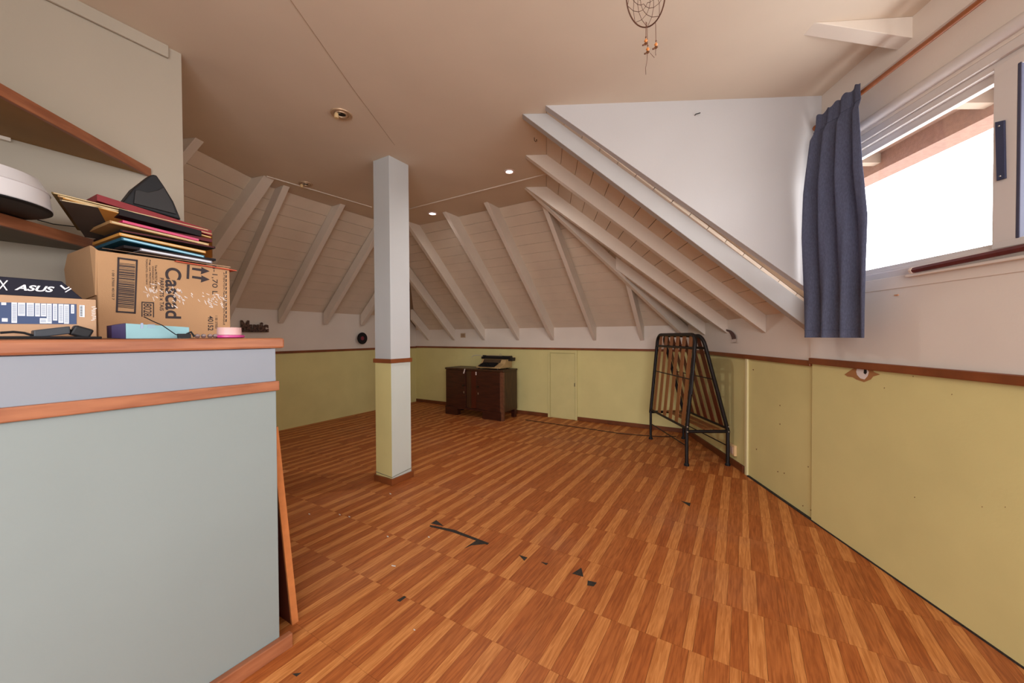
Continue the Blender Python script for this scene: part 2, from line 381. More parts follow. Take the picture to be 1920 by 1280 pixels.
# hatch door in the back wall
dr = struct('door_1', 'small yellow-green hatch door in the back wall', hl)
yd = mat('hatch_paint', rgb(212, 202, 142), .5, .04, 5)
zt = .828
def bk(p, d): return V3((p.x, p.y, 0))-U*d
L_, R_ = bk(hl, 0), bk(hr, 0); fw = .028
for nm, a, b, z0, z1 in (('jamb', L_, L_+W*fw, 0, zt), ('jamb', R_-W*fw, R_, 0, zt), ('head', L_+W*fw, R_-W*fw, zt-.035, zt)):
    MB().prism([xy(a, z0), xy(b, z0), xy(b, z1), xy(a, z1)], -U*.016).build(nm, yd, dr, bevel=.002)
MB().prism([xy(L_+W*(fw+.004), .012), xy(R_-W*(fw+.004), .012), xy(R_-W*(fw+.004), zt-.039), xy(L_+W*(fw+.004), zt-.039)], -U*.009).build('door_leaf', yd, dr, bevel=.002)
MB().box(xy(R_-W*(fw+.005), .42)-U*.012, W*.004, U*.004, ZV*.02).build('latch', mat('dull_metal', rgb(120, 110, 90), .4, metal=.8), dr)

# ------------------------------------------------------------------ ceiling and board slopes
ce = MB().prism([xy(p, ZC) for p in [K_BL, K_BR, K_R0, V3((1.72, 2.05, 0)), rwall(-1.7, -.05), V3((K_T0.x, -1.7, 0)), K_T0, K_LF]], (0, 0, .04))
cei = ce.build('ceiling', CEIL); tag(cei, 'flat pinkish ceiling', kind='structure')
MB().tube([on_level(545, 0, ZC-.0005), on_level(622, 110, ZC-.0005), on_level(663, 168, ZC-.0005), on_level(740, 272, ZC-.0005)], .0011, 4).build('seam', DGROOVE, cei)
for a, b in (((500, 330), (697, 388)), ((765, 392), (1020, 327)), ((1020, 327), (1034, 326))):
    MB().tube([on_level(*a, ZC-.001), on_level(*b, ZC-.001)], .006, 8).build('ceiling_bead', RAFT, cei, smooth=True)
def slope(name, wl, wr, cl_, cr_, n, label, eL=.5, eR=.5):
    """boards between wall line wl-wr and ceiling line cl_-cr_ , running parallel to the wall"""
    st = struct(name, label)
    nr = (V3(wr)-V3(wl)).cross(V3(cl_)-V3(wl)).normalized()
    if nr.z < 0: nr = -nr
    a, b, c, d = [V3(p) for p in (wl, wr, cr_, cl_)]
    aa, bb = a+(a-d)*.12, b+(b-c)*.12
    al = (b-a).normalized()
    MB().prism([p+nr*.02 for p in (aa-al*eL, bb+al*eR, c+(c-b)*.03+al*eR, d+(d-a)*.03-al*eL)], nr*.04).build('roof_board', DGROOVE, st)
    for i in range(n):
        f0, f1 = i/n, (i+1)/n; gp = .010/n*1.3
        q = [lerp(a, d, f0+gp), lerp(b, c, f0+gp), lerp(b, c, f1-gp), lerp(a, d, f1-gp)]
        mb = MB().prism(q, nr*.018)
        o = mb.build('plank', PLANK, st, bevel=.0012)
    return st
zb, zl, zr_ = 1.10, 1.29, 1.135
slope('ceiling_slope_back', xy(BLc, zb), xy(BRc, zb), xy(K_BL, ZC), xy(K_BR, ZC), 15, 'sloping board ceiling over the back wall')
slope('ceiling_slope_left', xy(LFc, zl), xy(BLc, zl), xy(K_LF, ZC), xy(K_BL, ZC), 12, 'sloping board ceiling over the left wall')
slope('ceiling_slope_far_left', xy(LFc-D3*4.8, zl), xy(LFc, zl), xy(K_T0, ZC), xy(K_LF, ZC), 12, 'sloping board ceiling beyond the partition')
slope('ceiling_slope_right', xy(BRc, zb), xy(rwall(2.03), zr_), xy(K_BR, ZC), xy(K_R0, ZC), 15, 'sloping board ceiling between the right rafters', .5, 0)

# rafters
def rafter(label, c0, c1, w0, w1, wd, wdir, group, name='rafter'):
    """c0 lower edge at the ceiling, c1 upper edge there; w0 lower edge at the wall, w1 upper edge there"""
    wdir = V3(wdir)
    o = MB().prism([V3(c0)-wdir*wd/2, V3(c1)-wdir*wd/2, V3(w1)-wdir*wd/2, V3(w0)-wdir*wd/2], wdir*wd).build(name, RAFR if label.startswith('widest') else RAFT, bevel=.0025)
    return tag(o, label, 'beam', group)
GB, GL, GR = 'rafters of the back slope', 'rafters of the left slope', 'rafters of the right slope'
lb = ['cream rafter of the back slope, first one seen low beside the white column', 'cream rafter of the back slope, second right of the column, above the switch',
      'cream rafter of the back slope ending above the left end of the dark cabinet', 'cream rafter of the back slope ending above the typewriter',
      'cream rafter of the back slope ending just left of the small hatch']
tips = [(803, 637), (851, 638), (907, 638), (971, 638), (1036, 639)]
for (x, y), l in zip(tips, lb):
    p = on_vert(x, y, BLc, W); p = V3((p.x, p.y, 0)); c = p-U*1.40
    # rafters left of the corner of the ceiling stop on the valley line
    tt = 1.0
    s_ = (p-BLc).dot(W); lim = 1.09
    if s_ < lim: tt = s_/lim
    z0 = .943+(ZC-.943)*tt
    if tt == 1: c1 = xy(p-U*1.20, ZC)
    else: c = p-U*1.40*tt; c1 = xy(c, min(ZC, z0+.15))
    rafter(l, xy(c, z0), c1, xy(p, .943), xy(p, 1.10), .045, W, GB)
hipT, hipB = V3((.116, 3.103, ZC)), xy(BRc, .95)
for (x, y), l, pc in (((1115, 638), 'cream jack rafter meeting the diagonal hip beam near its top', (1025, 395)), ((1204, 639), 'short cream jack rafter left of the folded bed frame', (1178, 536))):
    p = on_vert(x, y, BLc, W); p = V3((p.x, p.y, 0))
    # meet the hip in plan
    q = isect(p, U, V3((hipT.x, hipT.y, 0)), V3((hipB.x-hipT.x, hipB.y-hipT.y, 0))); d = (p-q).length
    z0 = .943+.905*d
    rafter(l, xy(q, z0), xy(q, z0+.13), xy(p, .943), xy(p, 1.10), .042, W, GB)
hd = (hipB-hipT); hw = V3((-hd.y, hd.x, 0)).normalized()
rafter('long diagonal hip beam between back and right slopes, behind the bed', hipT, hipT+V3((.12, .06, 0)), hipB, hipB+ZV*.13, .045, hw, None, 'hip_rafter')
for l, cx, tip in (('widest pale rafter beside the white dormer cheek, its side brightly lit', (.062, 2.075), (1500, 590)), ('second rafter of the right slope, between the widest one and the hip', (.096, 2.545), (1437, 622)),
                   ('third rafter of the right slope, ending above the paper ticket', (.116, 3.09), (1358, 625))):
    yw = {(1500, 590): 2.02, (1437, 622): 2.46, (1358, 625): 2.98}[tip]
    p = rwall(yw); d = V3((cx[0]-p.x, cx[1]-p.y, 0)); c = V3((cx[0], cx[1], 0)); cu = c-d.normalized()*.175
    side = V3((-d.y, d.x, 0)).normalized()
    if side.y < 0: side = -side
    sh = side*.024
    rafter(l, xy(c+sh, ZC), xy(cu+sh, ZC), xy(p+sh, 1.012), xy(p+sh, 1.135), .048, side, GR)
p = rwall(3.42); q = isect(p, V3((-1, .07, 0)), V3((hipT.x, hipT.y, 0)), V3((hd.x, hd.y, 0))); dd = (q-p).length
rafter('short jack rafter of the right slope just above the folded bed frame', xy(q, 1.0+.77*dd), xy(q, 1.12+.77*dd), xy(p, 1.0), xy(p, 1.12), .045, RD, GR)
ll = ['cream rafter of the left slope, partly behind the stack of records', 'cream rafter of the left slope ending above the lettered wall ornament', 'cream rafter of the left slope, its lower end between ornament and vinyl record',
      'cream rafter of the left slope ending above the vinyl record', 'cream rafter of the left slope hidden behind the white column']
lm = V3((-2.518, 3.951, 0))
for s_, l in zip((-.40, .10, .607, 1.114), ll):
    p = lm+U*s_; rem = (BLc-p).length; tt = min(1, rem/1.40)
    c = p+W*1.09*tt; z0 = 1.15+1.06*tt
    rafter(l, xy(c, z0), xy(p+W*.96*tt, ZC) if tt == 1 else xy(c, min(z0+.14, ZC)), xy(p, 1.15), xy(p, 1.29), .05, U, GL)
h2T, h2B = V3((-1.833, 2.881, ZC)), xy(LFc, 1.11); h2 = h2B-h2T
rafter('broad diagonal hip beam starting right of the partition edge', h2T, h2T+V3((-.14, .05, 0)), h2B, h2B+ZV*.16, .085, V3((-h2.y, h2.x, 0)).normalized(), None, 'hip_rafter')
p = V3((-1.901, 2.328, 0))
for k, l in ((0, 'stub of cream rafter showing beside the top of the partition edge'),):
    rafter(l, xy(p, ZC), xy(p-N3*.13, ZC), xy(p-N3*1.155, 1.11), xy(p-N3*1.155, 1.29), .055, D3, GL)

# dormer cheek wall and the beam stub
ck = [(.169, 2.003, ZC+.01), (1.64, 1.93, ZC+.01), (1.64, 1.93, 1.15), (1.60, 1.932, 1.17)]
tag(MB().prism(ck, (.0025, .045, 0)).build('wall_dormer_cheek', CHEEK, bevel=.002), 'white triangular cheek wall beside the dormer window', kind='structure')
yb = 1.483
t0 = V3((1.18, yb+.0, ZC)); 
tag(MB().prism([t0, (1.60, yb-.03, ZC), (1.60, yb-.03, 2.115)], (.004, .062, 0)).build('beam_stub', RAFT, bevel=.002), 'wedge-shaped cream beam stub between ceiling and window header', 'beam')

# ------------------------------------------------------------------ column
c0 = V3((-.814, 2.536, 0)); a_, b_ = .160, .173
cq = [c0, c0+U*b_, c0+U*b_+N*a_, c0+N*a_]
ctr = sum(cq, V3((0, 0, 0)))/4
col = thing('column', ctr, 'square white column standing alone on the brown floor', 'column'); 
MB().prism([xy(p, .843) for p in cq], (0, 0, ZC-.843)).build('upper_shaft', COLW, col, bevel=.002)
mb = MB(); mb.prism([xy(p, .0) for p in cq], (0, 0, .83)); mb.m = [1, 1, 0, 1, 1, 1]
mb.m = [1]*6
o = mb.build('lower_shaft', [COLG, YEL], col)
for pl in o.data.polygons:
    n_ = pl.normal; pl.material_index = 0 if n_.dot(W) > .5 else 1
def ring(name, z0, z1, off, m):
    e = off; q = [c0-U*e+W*e, c0+U*(b_+e)+W*e, c0+U*(b_+e)+N*(a_+e), c0-U*e+N*(a_+e)]
    MB().prism([xy(p, z0) for p in q], (0, 0, z1-z0)).build(name, m, col, bevel=.002)
ring('rail_band', .822, .850, .010, RAIL); ring('skirting', 0, .042, .012, RAIL)
CABLE = mat('grey_cable', rgb(120, 116, 100), .6)
MB().tube([xy(c0+N*(a_+.002)-U*.003, .062), xy(c0-U*.004+W*.003, .040+.012), xy(c0+U*b_+W*.004, .066)], .002, 6).build('wrapped_wire', CABLE, col)

# ------------------------------------------------------------------ half wall with cap, partition and shelves
H0 = V3((-.748, 1.195, 0)); LEN = 1.28; DEP = .783
hA, hB = H0-U*LEN, H0
hw_ = struct('wall_half', 'half wall on the left with a wooden cap', H0)
q = [hA, hB, hB+N*DEP, hA+N*DEP]
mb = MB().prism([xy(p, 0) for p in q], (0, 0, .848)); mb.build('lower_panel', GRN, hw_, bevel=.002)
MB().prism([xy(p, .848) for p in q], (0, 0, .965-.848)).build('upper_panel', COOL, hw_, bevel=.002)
strip_along('rail', hA, hB+U*.004, W, .848, .030, .014, ORW, parent=hw_)
strip_along('baseboard', hA, hB+U*.03, W, .022, .045, .022, ORW, parent=hw_)
e = .012
hC = hA+U*.05
q = [hC+W*e, hB+U*.022+W*e, hB+U*.022+N*(DEP-.003), hC+N*(DEP-.003)]
tag(MB().prism([xy(p, .966) for p in q], (0, 0, .032)).build('counter_top', ORW, bevel=.006), 'thick orange-brown pine top capping the half wall', 'counter')
CT = .9985
PE = V3((-1.402, 1.627, 0))
pq = [PE-U*1.3, PE, PE+N*.09, PE-U*1.3+N*.09]
wp = MB().prism([xy(p, CT if 0 else .0) for p in [x_+N*.002 for x_ in pq]], (0, 0, ZC)).build('wall_partition', PART)
tag(wp, 'pale partition wall behind the half wall, carrying the shelves', kind='structure')
strip_along('trim_6', PE-U*1.3, PE-U*.045, W, 2.185, .050, .012, PART, 'thin moulding along the top of the partition')
wn = MB().prism([xy(p, 0) for p in (PE-U*1.30, PE-U*1.30+W*1.2, PE-U*1.36+W*1.2, PE-U*1.36)], (0, 0, ZC)).build('wall_near_left', WHITE)
tag(wn, 'near left wall outside the picture', kind='structure')
# triangular shelves on the partition
SHU = mat('shelf_underside_plywood', rgb(150, 112, 66), .6, .1, 4)
def shelf(label, z, endp, fr, th, under):
    pr = V3((endp[0], endp[1], 0)); fl_ = V3((fr[0], fr[1], 0))
    dirf = (fl_-pr).normalized(); far = pr+dirf*1.25
    bk_ = isect(far, N, PE, U)
    s_ = thing('wall_shelf', xy(pr, z), label, 'shelf')
    end = isect(pr, N, PE, U)
    MB().prism([xy(p, z) for p in (pr, far, bk_, end)], (0, 0, th*.6)).build('board', under, s_)
    ou = V3((-dirf.y, dirf.x, 0)); 
    if ou.dot(W) < 0: ou = -ou
    MB().prism([xy(p, z-.004) for p in (pr-dirf*.02, far, far+ou*.014, pr-dirf*.02+ou*.014)], (0, 0, th)).build('front_edging', ORW, s_, bevel=.002)
    cl_ = isect(PE, U, pr-U*.25, W)
    MB().prism([xy(p, z-.016) for p in (PE-U*.28, PE-U*1.2)], (0, 0, 0)) if 0 else None
    a1, b1 = end-U*.32, end-U*1.1
    MB().prism([xy(a1, z-.012), xy(b1, z-.012), xy(b1, z-.001), xy(a1, z-.001)], W*.014).build('cleat', WHITE, s_)
    return s_
shelf('upper triangular shelf with orange edging high on the partition', 1.653, (-1.462, 1.512), (-1.375, 1.014), .034, SHU)
shelf('lower dark-edged shelf on the partition holding the round white housing', 1.316, (-1.500, 1.440), (-1.415, 1.04), .034, mat('shelf_underside_grey', rgb(120, 112, 98), .7, .1, 4))
# round white housing on the lower shelf
rc = V3((-1.407, .956, 1.352)); WP = mat('white_enamel', rgb(214, 212, 214), .3, .03, 3, spec=.6)
rd = thing('round_housing', rc, 'large round white housing with dark hollow underside on the lower shelf', 'lamp')
MB().lathe(rc, [(.160, 0), (.163, .004), (.160, .012), (.157, .046), (.159, .048), (.157, .050), (.140, .082), (.10, .094), (0.0001, .098)], 48).build('white_shell', WP, rd, smooth=True)
MB().lathe(rc, [(.150, -.004), (.157, -.004), (.162, -.001), (.162, .002), (.15, .004)], 48).build('rim', BLK, rd, smooth=True)
MB().lathe(rc, [(.0001, -.001), (.148, -.0035), (.150, .0005), (.0001, .001)], 40).build('dark_underside', mat('dark_brown_glass', rgb(48, 36, 30), .3, spec=.6), rd)
MB().tube([on_vert(70, 412, PE+W*.02, U), on_vert(100, 420, PE+W*.012, U), on_vert(150, 426, PE+W*.012, U), on_vert(215, 436, PE+W*.012, U)], .0018, 6).build('power_cord', BLK, rd)

# board leaning on the end of the half wall
f1, f2 = on_level(548, 1172, 0), on_level(560, 1168, 0)
top = xy(H0+U*.012, .70)
bt = V3(f1); lean = top-bt
tq = [bt, f2, xy(H0+U*.020, .70)+V3((.004, 0, 0)), top+N*.0]
f1 = V3((f1.x, f1.y, 0)); bb_ = f1+U*.0
dv = N*.52
lb_ = thing('leaning_board', f1, 'thin orange-edged wooden board leaning against the end of the half wall', 'board')
e0 = [f1, f1+U*.022, xy(H0+U*.040, .70), xy(H0+U*.018, .70)]
sh_ = (f1-H0).dot(W)
e0 = [p+(W*sh_ if i > 1 else V3((0, 0, 0))) for i, p in enumerate(e0)]
MB().prism(e0, N*.008).build('edge_strip', mat('raw_orange_edge', rgb(204, 128, 74), .6, .1, 20), lb_)
MB().prism([p+N*.008 for p in e0], N*.45).build('panel', mat('dark_board_face', rgb(96, 40, 26), .5, .1, 8), lb_)

exec_items = True
# ------------------------------------------------------------------ cardboard box with printing
bxL, bxR = V3((-1.250, 1.142, 0)), V3((-1.079, 1.450, 0)); bu = (bxR-bxL).normalized(); bn = V3((-bu.y, bu.x, 0)); BH = 1.266
bx = thing('cardboard_box', xy((bxL+bxR)/2, CT), 'large brown cardboard box with dark printing and rubbed white patches on the counter', 'box')
q = [bxL, bxR, bxR+bn*.27, bxL+bn*.27]
MB().prism([xy(p, CT) for p in q], (0, 0, BH-CT)).build('body', CARD, bx, bevel=.003)
# side flap bulging out on the near left side
MB().prism([xy(bxL+bn*.005-bu*.004, 1.13), xy(bxL+bn*.27-bu*.004, 1.11), xy(bxL+bn*.268-bu*.012, 1.23), xy(bxL+bn*.20-bu*.018, 1.272), xy(bxL+bn*.02-bu*.010, 1.280), xy(bxL-bu*.002, BH)], bu*.006).build('flap', CARD, bx, bevel=.001)
def fp(x, y): return on_vert(x, y, bxL-bn*.0006, bu)
def fq(pts, name, m=INK): return MB().prism([fp(*p) for p in pts], -bn*.0006).build(name, m, bx)
# barcode frame and bars (zoom frame of 4.267 px per photo px, origin 0,440)
def z(x, y): return (x/4.267, 440+y/4.267)
mb = MB()
for qd in ([(940, 178), (1102, 200), (1102, 214), (940, 192)], [(926, 608), (1086, 618), (1086, 632), (926, 620)], [(940, 178), (956, 180), (942, 622), (926, 620)], [(1088, 200), (1102, 200), (1086, 632), (1072, 630)]):
    mb.prism([fp(*z(*p)) for p in qd], -bn*.0006)
yy = 232; rb = random.Random(3)
while yy < 590:
    h_ = rb.choice([3, 4, 7, 10]); f = (yy-178)/440
    x0, x1 = 952-f*13, 1082-f*13
    mb.prism([fp(*z(*p)) for p in ((x0, yy-8), (x1, yy+5), (x1, yy+5+h_), (x0, yy-8+h_))], -bn*.0006)
    yy += h_+rb.choice([3, 4, 6])
mb.build('barcode', INK, bx)
fq([z(1497, 238), z(1517, 240), z(1512, 354), z(1492, 352)], 'bar_mark')
for dy in (0, 66):
    fq([z(1538, 262+dy), z(1612, 272+dy), z(1610, 258+dy), z(1678, 292+dy), z(1606, 316+dy), z(1610, 292+dy), z(1536, 280+dy)], 'arrow_mark')
dn = -ZV
def btext(s_, x0, y0, x1, y1, bold=0, name='lettering'):   # zoom box: x0..x1 letter height, y0..y1 reading length downwards
    o_ = fp(*z(x0, y0)); e_ = fp(*z(x0, y1)); r_ = fp(*z(x1, y0))
    text(s_, name, o_, e_-o_, V3((r_.x-o_.x, r_.y-o_.y, 0)), V3((r_.x-o_.x, r_.y-o_.y, 0)).length, (e_-o_).length, INK, bx, bold=bold)
btext('Cascad', 1322, 256, 1450, 668, .02); btext('PARFAITS x TAIS', 1278, 344, 1310, 606, .01)
btext('6-1,70 L', 1692, 240, 1740, 478); btext('40152', 1664, 648, 1706, 766, .01); btext('8028', 1148, 548, 1212, 650, .005)
btext('1 00 37000 40152 7', 896, 285, 914, 520); btext('1 00 37000', 1722, 648, 1740, 750)
btext('ATTENTION MANUTENTION FRAGILE', 1786, 300, 1798, 720); btext('The use PROTECT & GAMBLE', 1240, 240, 1256, 440); btext('CINCINNATI, OH', 1215, 250, 1230, 400)
btext('TORONTO, ON M4W', 1165, 190, 1180, 400); btext('Reg. use PROTECT', 1192, 200, 1206, 420)
mb = MB()
for x0, x1, y0, y1 in ((1132, 1232, 534, 542), (1132, 1140, 534, 655), (1224, 1232, 542, 660)):
    mb.prism([fp(*z(*p)) for p in ((x0, y0), (x1, y0+(x1-x0)*.06), (x1, y1+(x1-x0)*.06), (x0, y1))], -bn*.0006)
mb.build('number_frame', INK, bx)
mb = MB()
for k in range(13): mb.prism([fp(*z(*p)) for p in ((1806, 290+k*32), (1814, 291+k*32), (1812, 313+k*32), (1804, 312+k*32))], -bn*.0006)
mb.build('dashed_line', INK, bx)
SC = mat('rubbed_white_paper', rgb(226, 214, 206), .8)
mb = MB(); rs_ = random.Random(5)
for cx, cy, sx_, sy_, nn in ((1200, 450, 60, 60, 26), (1420, 490, 70, 60, 30), (1700, 520, 90, 60, 40)):
    for k in range(nn):
        x, y = cx+rs_.gauss(0, sx_*.6), cy+rs_.gauss(0, sy_*.5); an = rs_.uniform(.3, 1.3); L1 = rs_.uniform(10, 36)
        dx, dy = math.cos(an)*L1, math.sin(an)*L1; wx = rs_.uniform(2, 6)
        mb.prism([fp(*z(x, y)), fp(*z(x+dx, y+dy)), fp(*z(x+dx+wx, y+dy-wx)), fp(*z(x+wx, y-wx))], -bn*.0009)
mb.build('torn_label_remains', SC, bx)
fq([z(812, 105), z(820, 108), z(1842, 262), z(1842, 256)], 'top_edge_tear', CARD2)

# ------------------------------------------------------------------ kraft box and black box
def face_pt(off, ratio): # point on the line parallel to the half wall at offset off where X/Y = ratio
    b = H0+N*off; t = (ratio*b.y-b.x)/(U.x-ratio*U.y); return b+U*t
kr = face_pt(.12, (182-960)/708.4); KH = 1.0965
kb = thing('kraft_box', xy(kr-U*.25, CT), 'flat kraft cardboard box with a blue and white specification label, under the black box', 'box')
kq = [kr-U*.50, kr, kr+N*.26, kr-U*.50+N*.26]
MB().prism([xy(p, CT) for p in kq], (0, 0, KH-CT)).build('body', CARD2, kb, bevel=.002)
def kp(x, y): return on_vert(x, y, kr, U)-N*.0005
BLU = mat('label_blue', rgb(62, 78, 112), .6); LW = mat('label_white', rgb(214, 220, 228), .6); LG = mat('label_grey', rgb(150, 165, 190), .6)
def kz(x, y): return (x/9.145, 500+y/9.145)
MB().prism([kp(*kz(*p)) for p in ((-900, 585), (1310, 640), (1310, 985), (-900, 970))], W*.0006).build('blue_label', BLU, kb)
mb = MB(); mg = MB()
for x0, x1, y0, y1 in ((195, 290, 610, 960), (305, 430, 615, 840), (455, 580, 618, 845), (600, 685, 625, 850), (700, 790, 630, 850), (800, 885, 632, 970), (905, 980, 636, 920), (1000, 1085, 640, 960), (1095, 1180, 645, 975), (1215, 1270, 650, 800), (680, 800, 880, 970), (20, 105, 610, 655), (30, 130, 880, 940), (-300, -80, 620, 800), (-600, -340, 620, 860)):
    mb.prism([kp(*kz(*p))+W*.0006 for p in ((x0, y0), (x1, y0+2), (x1, y1+2), (x0, y1))], W*.0004)
    y = y0+30
    while y < y1-20 and x0 > 190:
        mg.prism([kp(*kz(*p))+W*.001 for p in ((x0+14, y), (x1-14, y), (x1-14, y+5), (x0+14, y+5))], W*.0003); y += 16
mb.build('label_fields', LW, kb); mg.build('label_small_print', BLU, kb)
MB().prism([kp(*kz(*p)) for p in ((1362, 655), (1450, 660), (1450, 865), (1362, 858))], W*.0006).build('white_sticker', LW, kb)
mb = MB()
for k in range(12): mb.prism([kp(*kz(*p))+W*.0008 for p in ((1372, 668+k*15), (1412, 669+k*15), (1412, 675+k*15+k % 3*2), (1372, 674+k*15+k % 3*2))], W*.0003)
mb.build('sticker_code', BLK, kb)
TAPE = mat('shiny_tape', rgb(222, 216, 214), .2, spec=.8)
mb = MB()
for k in range(9):
    x, y = 1615+rs_.uniform(-10, 30), 690+k*28; mb.prism([kp(*kz(*p)) for p in ((x-60, y), (x+10, y-12), (x+15, y-4), (x-40, y+8))], W*.0008)
mb.build('torn_tape', TAPE, kb)
NAV = mat('black_blue_gloss_card', rgb(20, 18, 34), .55, spec=.2)
ft = lambda px: (lambda b: (((px-960)/708.4*b.y-b.x)/(U.x-(px-960)/708.4*U.y)))(H0+N*.13)
b13 = H0+N*.13
bk_ = thing('black_box', xy(b13+U*(ft(150)-.3), KH), 'slim black glossy box with white lettering lying on the kraft box', 'box')
tA, tB, tC = ft(158), ft(118), ft(158)-.50
zT = 1.137
MB().prism([xy(b13+U*tC, KH), xy(b13+U*tA, KH), xy(b13+U*tB, zT), xy(b13+U*tC, zT)], N*.2).build('body', NAV, bk_, bevel=.0015)
WINK = mat('white_print', rgb(222, 222, 228), .5)
def aq(x, y): return on_vert(*kz(x, y), b13, U)
o0 = aq(245, 398); o1 = aq(935, 435); u0_ = aq(245, 300)
text('ASUS', 'lettering', o0+W*.001, U, ZV, .0135, (V3((o1.x-o0.x, o1.y-o0.y, 0))).length, WINK, bk_, shear=.35, bold=.03)
o0 = aq(-40, 395); text('X', 'lettering', o0+W*.001, U, ZV, .022, .014, WINK, bk_, shear=.1)
o0 = aq(1030, 440)
MB().prism([aq(1025, 325), aq(1050, 310), aq(1120, 370), aq(1185, 340), aq(1190, 355), aq(1110, 395)], W*.0012).build('corner_mark', WINK, bk_)
MB().prism([aq(1110, 430), aq(1210, 365), aq(1225, 380), aq(1125, 440)], W*.0012).build('corner_mark', WINK, bk_)
# teal box
tp = lambda x, y, off=.10: on_vert(x, y, H0+N*off, U)
TEAL = mat('pale_teal_card', rgb(134, 174, 180), .5, .05, 5); PUR = mat('dark_purple_card', rgb(50, 40, 78), .5)
a1, a2 = tp(236, 622), tp(355, 622)
tb = thing('teal_box', xy((a1+a2)/2, CT), 'long pale teal carton with a dark purple end in front of the brown box', 'box')
ta, tb_, = V3((a1.x, a1.y, 0)), V3((a2.x, a2.y, 0)); th_ = .040
MB().hexa([xy(ta, CT+.0), xy(tb_, CT), xy(tb_+N*.05, CT), xy(ta+N*.05-U*.0, CT)], [xy(ta, CT+th_), xy(tb_, CT+th_*.80), xy(tb_+N*.05, CT+th_*.80), xy(ta+N*.05, CT+th_)]).build('body', TEAL, tb, bevel=.0012)
MB().hexa([xy(ta-U*.0005, CT), xy(ta+N*.05, CT), xy(ta+N*.05, CT+th_), xy(ta-U*.0005, CT+th_)], [xy(ta-U*.022+N*.018, CT+.002), xy(ta-U*.022+N*.06, CT+.002), xy(ta-U*.022+N*.06, CT+th_-.006), xy(ta-U*.022+N*.018, CT+th_-.006)]).build('end_flap', PUR, tb)
for x0, x1, y0, y1 in ((1125, 1145, 706, 750), (1180, 1240, 716, 720), (1180, 1240, 728, 732), (1180, 1240, 740, 744)):
    MB().prism([on_vert(*z(*p), H0+N*.0995, U) for p in ((x0, y0), (x1, y0), (x1, y1), (x0, y1))], W*.0006).build('print', LG, tb)
# power adapter, plug and cables
ad = thing('power_adapter', xy(tp(95, 620, .05), CT), 'dark grey power adapter with its cable in front of the kraft box', 'adapter')
p0, p1 = tp(72, 620, .06), tp(118, 613, .06)
MB().box(xy((p0+p1)/2, CT+.016)+ZV*0, U*.026+ZV*.005, N*.016, ZV*.0085).build('body', mat('dark_grey_plastic', rgb(52, 56, 62), .45), ad, bevel=.002)
pts = [xy(tp(0, 618, .05), CT+.014), xy(tp(25, 616, .05), CT+.016), xy(tp(45, 617, .05), CT+.014), xy(tp(62, 620, .05), CT+.008), xy(tp(72, 621, .06), CT+.008)]
MB().tube(pts, .0025, 8).build('cable', BLK, ad, smooth=True)
MB().tube([xy(tp(-60, 622, .05), CT+.003), xy(tp(0, 622, .045), CT+.004), xy(tp(60, 622, .04), CT+.004), xy(tp(190, 622, .05), CT+.003)], .003, 8).build('cable', BLK, ad, smooth=True)
pl_ = thing('power_plug', xy(tp(152, 620, .06), CT), 'black plug lying right of the grey adapter', 'plug')
c_ = xy(tp(152, 620, .06), CT+.019)
MB().box(c_-ZV*.003, U*.015-ZV*.006, N*.012, (ZV*.011+U*.005)).build('body', BLK, pl_, bevel=.004)
MB().tube([c_-U*.014+ZV*.004, c_-U*.026+ZV*.001], .0018, 6).build('pin', mat('steel', rgb(190, 185, 175), .3, metal=.9), pl_)
MB().tube([c_-U*.014+N*.009+ZV*.002, c_-U*.026+N*.009], .0018, 6).build('pin', MATS['steel'], pl_)
mc = thing('thin_cable', xy(tp(370, 621, .07), CT), 'thin black cable with a small connector lying over the teal carton', 'cable')
pts = [on_vert(*z(1150, 655), H0+N*.092, U), on_vert(*z(1220, 690), H0+N*.090, U), on_vert(*z(1300, 725), H0+N*.085, U), xy(tp(328, 617, .08), CT+.012), xy(tp(340, 620, .07), CT+.006)]
MB().tube(pts, .0014, 6).build('cable', BLK, mc, smooth=True)
MB().box(xy(tp(345, 618, .07), CT+.007), U*.014, N*.006, ZV*.006).build('connector', BLK, mc, bevel=.001)
MB().tube([xy(tp(350, 619, .07), CT+.012), xy(tp(358, 612, .07), CT+.018), xy(tp(363, 618, .07), CT+.008), xy(tp(364, 621, .07), CT+.004)], .0028, 8).build('loop', BLK, mc, smooth=True)
STEEL2 = mat('chrome_bead', rgb(200, 195, 205), .15, metal=.9)
for bi, px in enumerate((370, 381.5, 393.5, 403)):
    c_ = tp(px, 620, .06); 
    d = MB().lathe(xy(c_, CT+.0065), [(.0001, -.0065), (.0045, -.0045), (.0065, 0), (.0045, .0045), (.0001, .0065)], 14)
    tag(d.build('bead', STEEL2, smooth=True), ['small shiny bead nearest the black cable', 'small shiny bead, second from the black cable', 'small shiny bead, second from the pink lid', 'small shiny bead nearest the pink lid'][bi], 'bead', 'row of shiny beads on the counter')
PINK = mat('magenta_plastic', rgb(190, 60, 130), .35, spec=.5)
c_ = xy(tp(430, 621, .07), CT)
pk = thing('pink_lid_jar', c_, 'small clear tub on a magenta lid beside the brown box', 'tub')
MB().lathe(c_, [(.034, 0), (.038, .003), (.038, .008), (.030, .010)], 28).build('lid', PINK, pk, smooth=True)
MB().lathe(c_+ZV*.010, [(.031, 0), (.030, .020), (.0305, .022)], 28).build('tub', mat('cloudy_pink_plastic', rgb(206, 168, 164), .4), pk, smooth=True)

